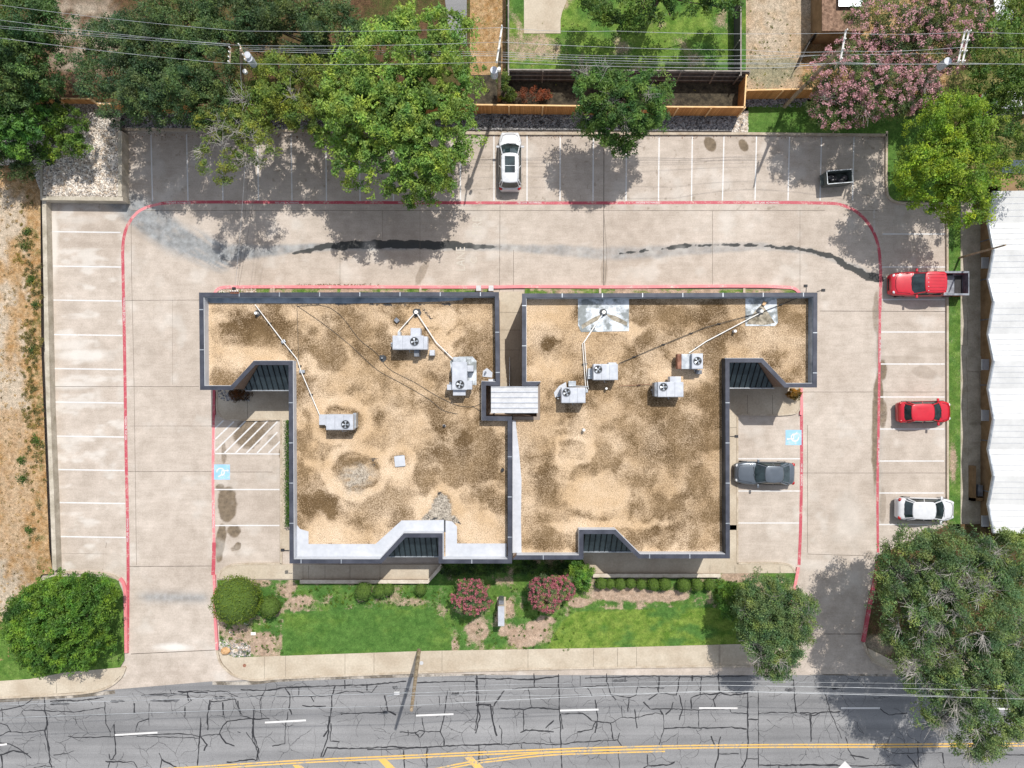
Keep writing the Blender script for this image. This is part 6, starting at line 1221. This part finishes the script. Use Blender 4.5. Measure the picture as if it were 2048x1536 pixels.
def tree(name, label, cat, bl, base, col, clump=.6, per=34, dens=1.5, leaf=(.17, .07), yel=(1.5, 1.25, .8), trunk=.2, group=None, up=.6, rough=.28, inner=.25, flat=.7, flowers=None, twigs=0, seed=1, var=.18, z0=.1, low=-.35, shell=(.72, 1.05), gap=.36, gap_s=1.3):
    """bl: blobs (px,py,z_centre,r_px_x,r_px_y,rz metres)"""
    B = []; per = int(per*1.8); leaf = (leaf[0]*.70, leaf[1]*.78)
    for (x, y, z, ax, ay, rz) in bl: q = P(x, y, z); k = ppm(z+rz*.4); B.append((q.x, q.y, z, ax/k, ay/k, rz))
    bp = P(base[0], base[1], z0); e = empty(name, bp, label, cat, group)
    pts, T = crown_pts(B, clump, per, dens, flat, inner, rough, shell, low); ok = pts[:, 2] > z0+.05
    g1 = fbm(pts[:, 0]*gap_s+seed, pts[:, 1]*gap_s+pts[:, 2]*.5, 17, 3); ok &= g1 > gap; pts = pts[ok]; T = T[ok]
    v1 = fbm(pts[:, 0]*.9+seed, pts[:, 1]*.9, 19, 3)[:, None]; v2 = fbm(pts[:, 0]*2.1, pts[:, 1]*2.1+seed, 23, 2)[:, None]; cc = tint(T, col, yel, var)*(1+.9*(v1-.5)+.5*(v2-.5))*np.concatenate([1+.7*(v2-.5), np.ones_like(v2), 1-.4*(v2-.5)], 1)
    cr = leaves('crown', pts, leaf[0], leaf[1], cc, e, up)
    if trunk: limbs(bp, B, trunk, e, seed=seed)
    if flowers is not None:
        fc, frac, fs = flowers; pf, Tf = crown_pts(B, clump*.6, 26, dens*frac, .8, .02, rough, (shell[0]+.2, shell[1]+.06), .0); c = np.array(fc)[None]*(1+.25*RNG.normal(size=(len(pf), 1))); leaves('blossom', pf, fs, fs*.7, c, e, .6)
    if twigs:
        R = random.Random(seed+5); mb = MB()
        for i in range(twigs):
            b = B[R.randrange(len(B))]; d = Vector((R.gauss(0, 1), R.gauss(0, 1), R.uniform(.4, 1.6))).normalized(); s = Vector((b[0]+d.x*b[3]*.75, b[1]+d.y*b[4]*.75, b[2]+d.z*b[5]*.8))
            for k in range(13):
                dd = (d+Vector((R.gauss(0, .8), R.gauss(0, .8), R.gauss(0, .3)))).normalized(); m = s+dd*R.uniform(.3, .7); m2 = m+(dd+Vector((R.gauss(0, .5), R.gauss(0, .5), 0))).normalized()*R.uniform(.3, .7); mb.tube([s, m, m2], .02, 3, .007, False); mb.tube([m, m+Vector((R.gauss(0, .4), R.gauss(0, .4), .1))], .012, 3, .006, False)
        mb.build('dead_twigs', 'twig', e)
    return e
DK = (.045, .085, .030); MD = (.060, .125, .028); BRt = (.165, .275, .062); OL = (.112, .185, .080); YG = (.17, .28, .035)
tree('broad_tree', 'broad dense green tree on the corner lawn left of the west drive', 'tree', [(125, 1245, 2.2, 98, 92, 1.9), (70, 1240, 1.9, 62, 60, 1.5), (185, 1200, 1.9, 48, 44, 1.4), (90, 1300, 1.6, 58, 42, 1.3), (165, 1290, 1.7, 55, 50, 1.3)], (128, 1240), (.082, .180, .030), .40, 42, 2.8, (.16, .05), trunk=.16, inner=.2, up=.45, seed=2, rough=.35, z0=-.1)
tree('live_oak', 'olive green oak overhanging the sidewalk left of the east drive', 'tree', [(1550, 1225, 4.6, 72, 60, 2.0), (1510, 1240, 3.8, 46, 52, 1.6), (1545, 1290, 4.4, 55, 48, 1.7), (1550, 1335, 4.2, 40, 24, 1.0), (1590, 1235, 4.6, 42, 50, 1.6), (1520, 1190, 4.2, 44, 38, 1.4)], (1530, 1240), OL, .42, 50, 2.6, (.11, .04), trunk=.2, seed=3, twigs=8, z0=-.2)
tree('bushy_tree', 'low dark bushy tree tucked under the olive oak beside the lawn', 'tree', [(1475, 1208, 2.0, 36, 36, 1.5)], (1475, 1208), (.065, .15, .03), .35, 42, 3.0, (.10, .04), trunk=.1, seed=4, z0=-.1)
tree('live_oak', 'huge grey-green oak with dead twigs above the street corner', 'tree', [(1830, 1110, 7.0, 75, 55, 2.2), (1905, 1120, 7.4, 95, 70, 2.6), (1840, 1190, 7.4, 90, 70, 2.4), (1940, 1210, 8.0, 105, 90, 2.8), (2010, 1120, 7.2, 70, 60, 2.2), (1800, 1150, 6.4, 58, 42, 1.5), (1830, 1255, 6.8, 75, 48, 1.8)], (1860, 1170), OL, .5, 56, 2.6, (.12, .045), trunk=.38, seed=5, twigs=60, z0=-.1)
tree('live_oak', 'large oak leaning over the street at the lower right edge', 'tree', [(1870, 1320, 7.2, 80, 55, 2.0), (1960, 1330, 7.8, 95, 80, 2.5), (1900, 1385, 7.0, 70, 42, 1.6), (1985, 1420, 7.0, 75, 75, 2.2), (2040, 1330, 7.2, 70, 90, 2.2), (1950, 1480, 6.0, 48, 44, 1.4), (1860, 1430, 6.0, 34, 20, .9)], (1930, 1290), OL, .5, 56, 2.6, (.12, .045), trunk=.34, seed=6, twigs=40, z0=-.3)
tree('shade_tree', 'big bright green tree over the north parking row', 'tree', [(800, 150, 7.2, 150, 95, 3.0), (760, 230, 7.2, 125, 90, 3.0), (850, 260, 6.8, 100, 95, 2.6), (790, 320, 6.2, 130, 68, 2.2), (700, 190, 6.4, 70, 55, 1.8), (850, 370, 5.4, 60, 42, 1.5), (890, 170, 6.6, 62, 80, 2.0), (840, 60, 7, 95, 45, 1.8), (670, 260, 5.8, 50, 36, 1.3)], (830, 225), BRt, .55, 40, 2.1, (.18, .07), (1.35, 1.15, .8), .3, seed=7, rough=.35)
tree('dark_tree', 'rounded dark evergreen with a lit left side, upper left', 'tree', [(262, 140, 6.2, 92, 108, 3.0), (300, 195, 7.0, 62, 60, 2.4), (300, 110, 6.4, 80, 80, 2.4)], (300, 200), (.062, .112, .052), .5, 44, 2.9, (.12, .052), seed=8)
tree('dark_tree', 'dark grey-green tree crossed by wires, right of the lit evergreen', 'tree', [(385, 185, 7.4, 62, 72, 2.4), (420, 120, 7.4, 80, 70, 2.6), (360, 60, 7, 92, 70, 2.6), (430, 215, 7.0, 52, 46, 1.6)], (400, 200), (.075, .132, .052), .5, 44, 2.7, (.12, .052), seed=9)
tree('dark_tree', 'dark tree at the top edge above the hidden pole', 'tree', [(470, 30, 7, 90, 60, 2.6), (560, 50, 6.6, 90, 60, 2.4), (660, 60, 6.6, 80, 55, 2.2), (640, 120, 5.4, 60, 45, 1.6)], (550, 90), (.068, .118, .048), .5, 44, 2.6, (.13, .055), seed=10)
tree('sparse_tree', 'yellow-green loose tree between the pole and the big bright tree', 'tree', [(560, 170, 7, 58, 60, 2.0), (600, 220, 6.8, 50, 40, 1.6), (520, 215, 7, 52, 46, 1.6), (620, 160, 7, 40, 42, 1.5)], (560, 220), (.14, .205, .045), .4, 34, 1.9, (.13, .05), seed=11, inner=.1, twigs=4)
tree('sparse_tree', 'thin half-bare tree with reddish leaf tips over the north row', 'tree', [(470, 260, 7.6, 66, 36, 1.2), (436, 310, 7.6, 40, 50, 1.2), (510, 300, 7.4, 44, 30, 1.0), (425, 250, 7.2, 40, 24, .9)], (500, 240), (.135, .205, .05), .34, 30, 1.35, (.12, .045), (1.5, 1.1, .7), trunk=.10, seed=12, inner=.05, twigs=9)
tree('dark_tree', 'large dark tree at the top left corner', 'tree', [(30, 40, 7, 110, 80, 3), (60, 120, 6.2, 80, 70, 2.6), (10, 160, 6, 80, 70, 2.4)], (60, 110), (.072, .138, .050), .5, 44, 2.6, (.14, .06), seed=13)
tree('leafy_tree', 'fresh green tree with drooping fronds on the left edge', 'tree', [(30, 240, 4.8, 66, 48, 1.8), (20, 285, 4.4, 50, 34, 1.4), (55, 210, 4.6, 44, 34, 1.4)], (30, 250), (.09, .21, .05), .45, 40, 2.3, (.20, .055), seed=14, z0=.6)
tree('leafy_tree', 'small bright green tree on the pale rock bed', 'tree', [(132, 248, 3.6, 42, 34, 1.3), (150, 290, 3.2, 30, 20, .9), (100, 300, 2.8, 22, 22, .8)], (130, 255), (.12, .21, .04), .32, 34, 1.8, (.14, .05), trunk=.1, seed=15, z0=.95)
tree('dark_tree', 'shadowy dark shrubbery tree between field and rock bed', 'tree', [(30, 320, 2.8, 70, 36, 1.5), (85, 225, 3, 50, 40, 1.6)], (50, 300), (.05, .09, .035), .45, 36, 2.2, (.14, .05), trunk=.1, seed=16, z0=.6)
tree('glossy_tree', 'glossy green tree growing through the old fence, pods turning red', 'tree', [(1240, 215, 5.8, 80, 60, 2.3), (1200, 180, 6.2, 60, 44, 1.6), (1285, 190, 6.0, 58, 46, 1.7), (1235, 260, 5.0, 66, 32, 1.3), (1240, 290, 4.2, 34, 20, .8), (1300, 235, 4.6, 34, 30, 1.0), (1180, 240, 4.6, 30, 26, 1.0)], (1230, 205), (.085, .175, .05), .42, 30, 1.7, (.19, .055), seed=17, twigs=8)
tree('shade_tree', 'dark green yard tree on the top edge above the lawn', 'tree', [(1206, -42, 5, 50, 42, 1.6), (1326, -50, 5.6, 66, 52, 1.9), (1468, -38, 5, 40, 44, 1.5), (1240, 8, 5.6, 76, 42, 1.7), (1250, 48, 5.0, 42, 24, 1.0), (1370, -5, 5.6, 90, 34, 1.3), (1330, 28, 5.4, 26, 16, .7), (1440, 2, 5.2, 44, 28, 1.0)], (1300, 35), (.075, .150, .035), .5, 36, 2.2, (.15, .06), seed=18)
PK = (.55, .30, .34)
tree('crape_myrtle', 'large pink flowering crape myrtle at the end of the cedar fence', 'tree', [(1700, 150, 5.0, 78, 60, 1.8), (1760, 190, 5.2, 90, 52, 1.8), (1680, 215, 4.4, 66, 40, 1.4), (1815, 170, 5.0, 60, 60, 1.6)], (1720, 200), (.105, .155, .065), .40, 34, 2.2, (.10, .045), seed=19, flowers=(PK, .27, .065), twigs=6)
tree('crape_myrtle', 'upper pink crape myrtle crowding the top edge', 'tree', [(1790, 50, 5.6, 100, 60, 2.0), (1890, 50, 5.8, 80, 62, 2.0), (1840, 110, 5.4, 90, 46, 1.6), (1740, 110, 5, 44, 40, 1.3)], (1800, 110), (.10, .145, .06), .42, 34, 2.2, (.11, .045), seed=20, flowers=(PK, .20, .065))
tree('shade_tree', 'yellow-green tree leaning over the lot corner near the pickup', 'tree', [(1900, 250, 6.4, 74, 62, 2.2), (1860, 330, 6.0, 66, 56, 2.0), (1930, 340, 6.2, 74, 70, 2.2), (1920, 410, 5.2, 62, 40, 1.5), (1850, 380, 5.2, 52, 34, 1.2)], (1850, 290), YG, .5, 44, 2.3, (.14, .06), (1.4, 1.15, .6), .24, seed=21, rough=.35)
tree('shade_tree', 'dark green tree filling the right edge above the white roof', 'tree', [(2010, 120, 6.6, 80, 80, 2.2), (2030, 230, 6.4, 66, 80, 2.2), (1985, 180, 5.6, 52, 60, 1.6), (2040, 330, 5.6, 50, 40, 1.4), (2040, 40, 6, 60, 50, 1.8)], (1990, 190), (.10, .175, .04), .5, 38, 1.8, (.14, .06), seed=22)
for (x, y, bl, lb) in ((943, 1191, [(943, 1191, 1.7, 33, 33, 1.15)], 'small pink crape myrtle left of the monument sign'), (1100, 1183, [(1090, 1186, 1.8, 33, 34, 1.2), (1122, 1176, 1.7, 24, 26, 1.0), (1098, 1205, 1.3, 20, 18, .8)], 'small pink crape myrtle right of the monument sign')):
    tree('crape_myrtle', lb, 'tree', bl, (x, y), (.13, .19, .09), .22, 34, 2.6, (.085, .028), trunk=.08, seed=23, flowers=((.46, .15, .19), .28, .045), inner=.1, z0=-.1, group='small crape myrtles in the front lawn')
tree('bush', 'loose bright green bush at the corner of the right entrance walk', 'bush', [(1160, 1148, 1.0, 23, 26, .9), (1165, 1165, .7, 16, 16, .6)], (1160, 1150), (.11, .23, .04), .25, 34, 2.4, (.11, .045), trunk=.05, seed=24)
tree('ground_cover', 'dark leafy shrub bed in the shade of the left building front', 'bush', [(905, 1140, .4, 26, 14, .4), (960, 1138, .4, 36, 12, .4), (1030, 1136, .4, 40, 12, .4), (1090, 1134, .4, 40, 14, .4), (1130, 1140, .4, 22, 14, .4)], (1000, 1138), (.045, .095, .028), .25, 24, 1.6, (.09, .04), trunk=0, seed=25, z0=-.1)
tree('vine', 'leafy vine climbing the foot of the pole by the side fence', 'vine', [(1008, 172, 1.6, 12, 22, 1.2), (1018, 190, .8, 14, 10, .6)], (1008, 180), (.075, .13, .03), .25, 24, 1.8, (.12, .05), trunk=.05, seed=26)
tree('brush_pile', 'reddish brown pile of dead brush between the two fences', 'brush pile', [(1068, 188, .6, 32, 14, .4), (1095, 192, .4, 22, 10, .3)], (1068, 188), (.20, .07, .035), .3, 26, 1.2, (.12, .03), (1.2, 1, .9), trunk=0, seed=27)
tree('bush', 'rusty orange bush at the kerb corner of the right building', 'bush', [(1588, 786, .6, 13, 12, .5)], (1586, 788), (.20, .13, .02), .18, 30, 2.6, (.07, .035), (1.3, 1, .7), trunk=.03, seed=28)
tree('bush', 'dark reddish bush in the shade below the left awning', 'bush', [(478, 791, .5, 22, 11, .4)], (478, 791), (.10, .05, .02), .2, 26, 2.2, (.07, .03), trunk=.03, seed=29)
def hedge_ball(px, py, r, z, label, group=None, col=(.085, .165, .024), flat=1., lf=.045, dens=1.0, name='clipped_shrub', flw=False):
    k = ppm(z+.3); rr_ = r/k; q = P(px, py, z); z0 = E(q.y)+.1; e = empty(name, (q.x, q.y, z0), label, 'shrub', group); rz = rr_*flat
    MB().ball((q.x, q.y, z0+rz*.95), rr_*.90, rr_*.90, rz*.90, 18, 12, .03).build('foliage_core', M_core(), e, smooth=True)
    MB().cyl(q.x, q.y, z0-.1, z0+rz*.4, rr_*.12, 8).build('stem', 'bark', e)
    n = int(2300*rr_*rr_*dens/(lf/.05)**2); d = unit(n); d = d[d[:, 2] > -.7]; s = RNG.normal(.96, .04, len(d))*(1+.16*(fbm(d[:, 0]*4+px, d[:, 1]*4+d[:, 2]*3, 5, 2)-.5)*2); pts = np.array([q.x, q.y, z0+rz*.95])+d*np.array([rr_, rr_, rz])*s[:, None]
    T = np.stack([.6*RNG.normal(size=len(d))+2.*(fbm(d[:, 0]*5+py, d[:, 1]*5+d[:, 2]*2, 6, 3)-.5), d[:, 2], 0*d[:, 0]], 1); leaves('foliage', pts, lf, lf*.5, tint(T, col, (1.5, 1.25, .8), .14), e, .3)
    return e
_core = []
def M_core():
    if not _core: _core.append(M2('shrub_core', (.045, .080, .012), (.085, .14, .022), 9, .95))
    return _core[0]
hedge_ball(480, 1194, 47, .9, 'very large clipped round shrub by the west drive', col=(.105, .165, .02), flat=.95, lf=.07)
hedge_ball(541, 1212, 21, .7, 'mid-sized rounded shrub with a bare grey patch, right of the very large one', col=(.07, .13, .02), flat=1.1, lf=.07)
g = 'round shrubs left of centre along the entrance wall'
hedge_ball(728, 1181, 18, .5, 'largest of the three joined round shrubs by the left low wall', g, (.075, .155, .03), lf=.05); hedge_ball(760, 1181, 14, .45, 'middle of the three joined round shrubs by the left low wall', g, (.075, .155, .03), lf=.05); hedge_ball(777, 1178, 12.5, .45, 'right-hand of the three joined round shrubs by the left low wall', g, (.075, .155, .03), lf=.05)
hedge_ball(842, 1178, 12.5, .4, 'single small round shrub near the left entrance corner', g, (.075, .155, .03), lf=.05)
g = 'row of clipped shrubs along the right low wall'; o7 = ('first', 'second', 'third', 'fourth', 'fifth', 'sixth', 'seventh')
for i, (x, y, r) in enumerate(((1202, 1166, 12), (1221, 1167, 10.5), (1240, 1167, 12), (1261, 1166, 11), (1282, 1168, 11), (1306, 1168, 12.5), (1329, 1167, 13))): hedge_ball(x, y, r, .4, '%s clipped round shrub from the left in the long row by the right wall' % o7[i], g, lf=.05)
for x, r, lb in ((1366, 14, 'leftmost of the last three clipped shrubs, after the gap'), (1393, 13, 'middle of the last three clipped shrubs, after the gap'), (1418, 12, 'rightmost of the last three clipped shrubs, after the gap')): hedge_ball(x, 1169, r, .4, lb, g, lf=.05)
# strip hedge against the west wall of the left building
q0 = G(577, 840, .1); q1 = G(578, 1050, .1); n = 5200
C = np.stack([RNG.normal((q0.x+q1.x)/2+.15, .16, n), RNG.uniform(q1.y, q0.y, n), RNG.uniform(.15, .9, n)], 1)
e = empty('hedge', (q0.x, (q0.y+q1.y)/2, .1), 'narrow green hedge strip against the west wall of the left building', 'hedge'); leaves('foliage', C, .06, .03, tint(RNG.normal(size=(n, 3)), (.05, .12, .02)), e)
# weeds in the field and loose tufts (nobody could count them)
def tufts(name, spots, col, lf=(.12, .025), per=26, yel=(1.6, 1.2, .8)):
    C = []; T = []
    for x, y, z, r in spots:
        u = unit(per)*(RNG.random(per)**.5)[:, None]; C.append(np.array([x, y, z])+np.abs(u)*np.array([1, 1, .8])*r*np.sign(u)*np.array([1, 1, 0])+np.abs(u)*np.array([0, 0, .7])*r); T.append(np.full((per, 3), RNG.normal()))
    C = np.concatenate(C); T = np.concatenate(T); return leaves(name, C, lf[0], lf[1], tint(T, col, yel), None, .3, kind='stuff')
sp = []
for i in range(240):
    y = random.choice((random.uniform(350, 1150), random.gauss(560, 40), random.gauss(700, 30), random.gauss(850, 50))); ed = np.interp(y, [350, 500, 780, 900, 1150], [45, 55, 62, 68, 75]); x = ed+random.gauss(4, 12)
    if x < 83+(y-400)*.02: q = P(x, y, .62); sp.append((q.x, q.y, west_z(q.x, q.y), random.uniform(.12, .3)))
tufts('weeds', sp, (.17, .165, .065)); sp = []
for x, y, r in ((52, 490, .45), (56, 462, .35), (62, 560, .3), (70, 610, .35), (66, 700, .3), (46, 920, .35), (73, 880, .4), (46, 955, .4), (60, 1060, .3)):
    for k in range(7): q = P(x+random.gauss(0, 3), y+random.gauss(0, 3), .62); sp.append((q.x, q.y, west_z(q.x, q.y), r))
tufts('weeds', sp, (.06, .12, .03)); sp = []
for i in range(900):
    x = random.uniform(-150, 60); y = random.uniform(350, 1330); q = P(x, y, .6); sp.append((q.x, q.y, west_z(q.x, q.y), random.uniform(.08, .2)))
tufts('dry_tufts', sp, (.46, .34, .19), (.10, .02), 14, (1.2, 1.1, 1)); sp = []
for i in range(520):
    x, y = random.choice(((random.uniform(560, 900), random.uniform(1172, 1215)), (random.uniform(905, 1150), random.uniform(1175, 1300)), (random.uniform(1430, 1500), random.uniform(1160, 1215)), (random.uniform(440, 565), random.uniform(1165, 1310))))
    q = G(x, y, .1); sp.append((q.x, q.y, q.z, random.uniform(.08, .2)))
tufts('ground_weeds', sp, (.075, .15, .025), (.07, .025), 20)
sp = []
for i in range(120):
    x = random.uniform(1045, 1900); q = P(x if random.random() < .5 else random.uniform(1490, 1600), random.uniform(20, 200), NZ); sp.append((q.x, q.y, NZ, random.uniform(.06, .15)))
tufts('yard_tufts', sp, (.16, .19, .06), (.06, .02), 14)
# fallen leaves along the north kerb and pink verge
sp = [(P(random.uniform(240, 1770), random.gauss(271, 3), .02)) for _ in range(700)]+[P(random.uniform(590, 760), random.gauss(570, 1.2), .02) for _ in range(160)]
C = np.array([(q.x, q.y, .03) for q in sp]); leaves('fallen_leaves', C, .05, .035, np.array([(.22, .10, .045)])*RNG.uniform(.5, 1.4, (len(C), 1)), None, .9, kind='stuff')
for o in bpy.data.objects:
    if '_w' in o: del o['_w']
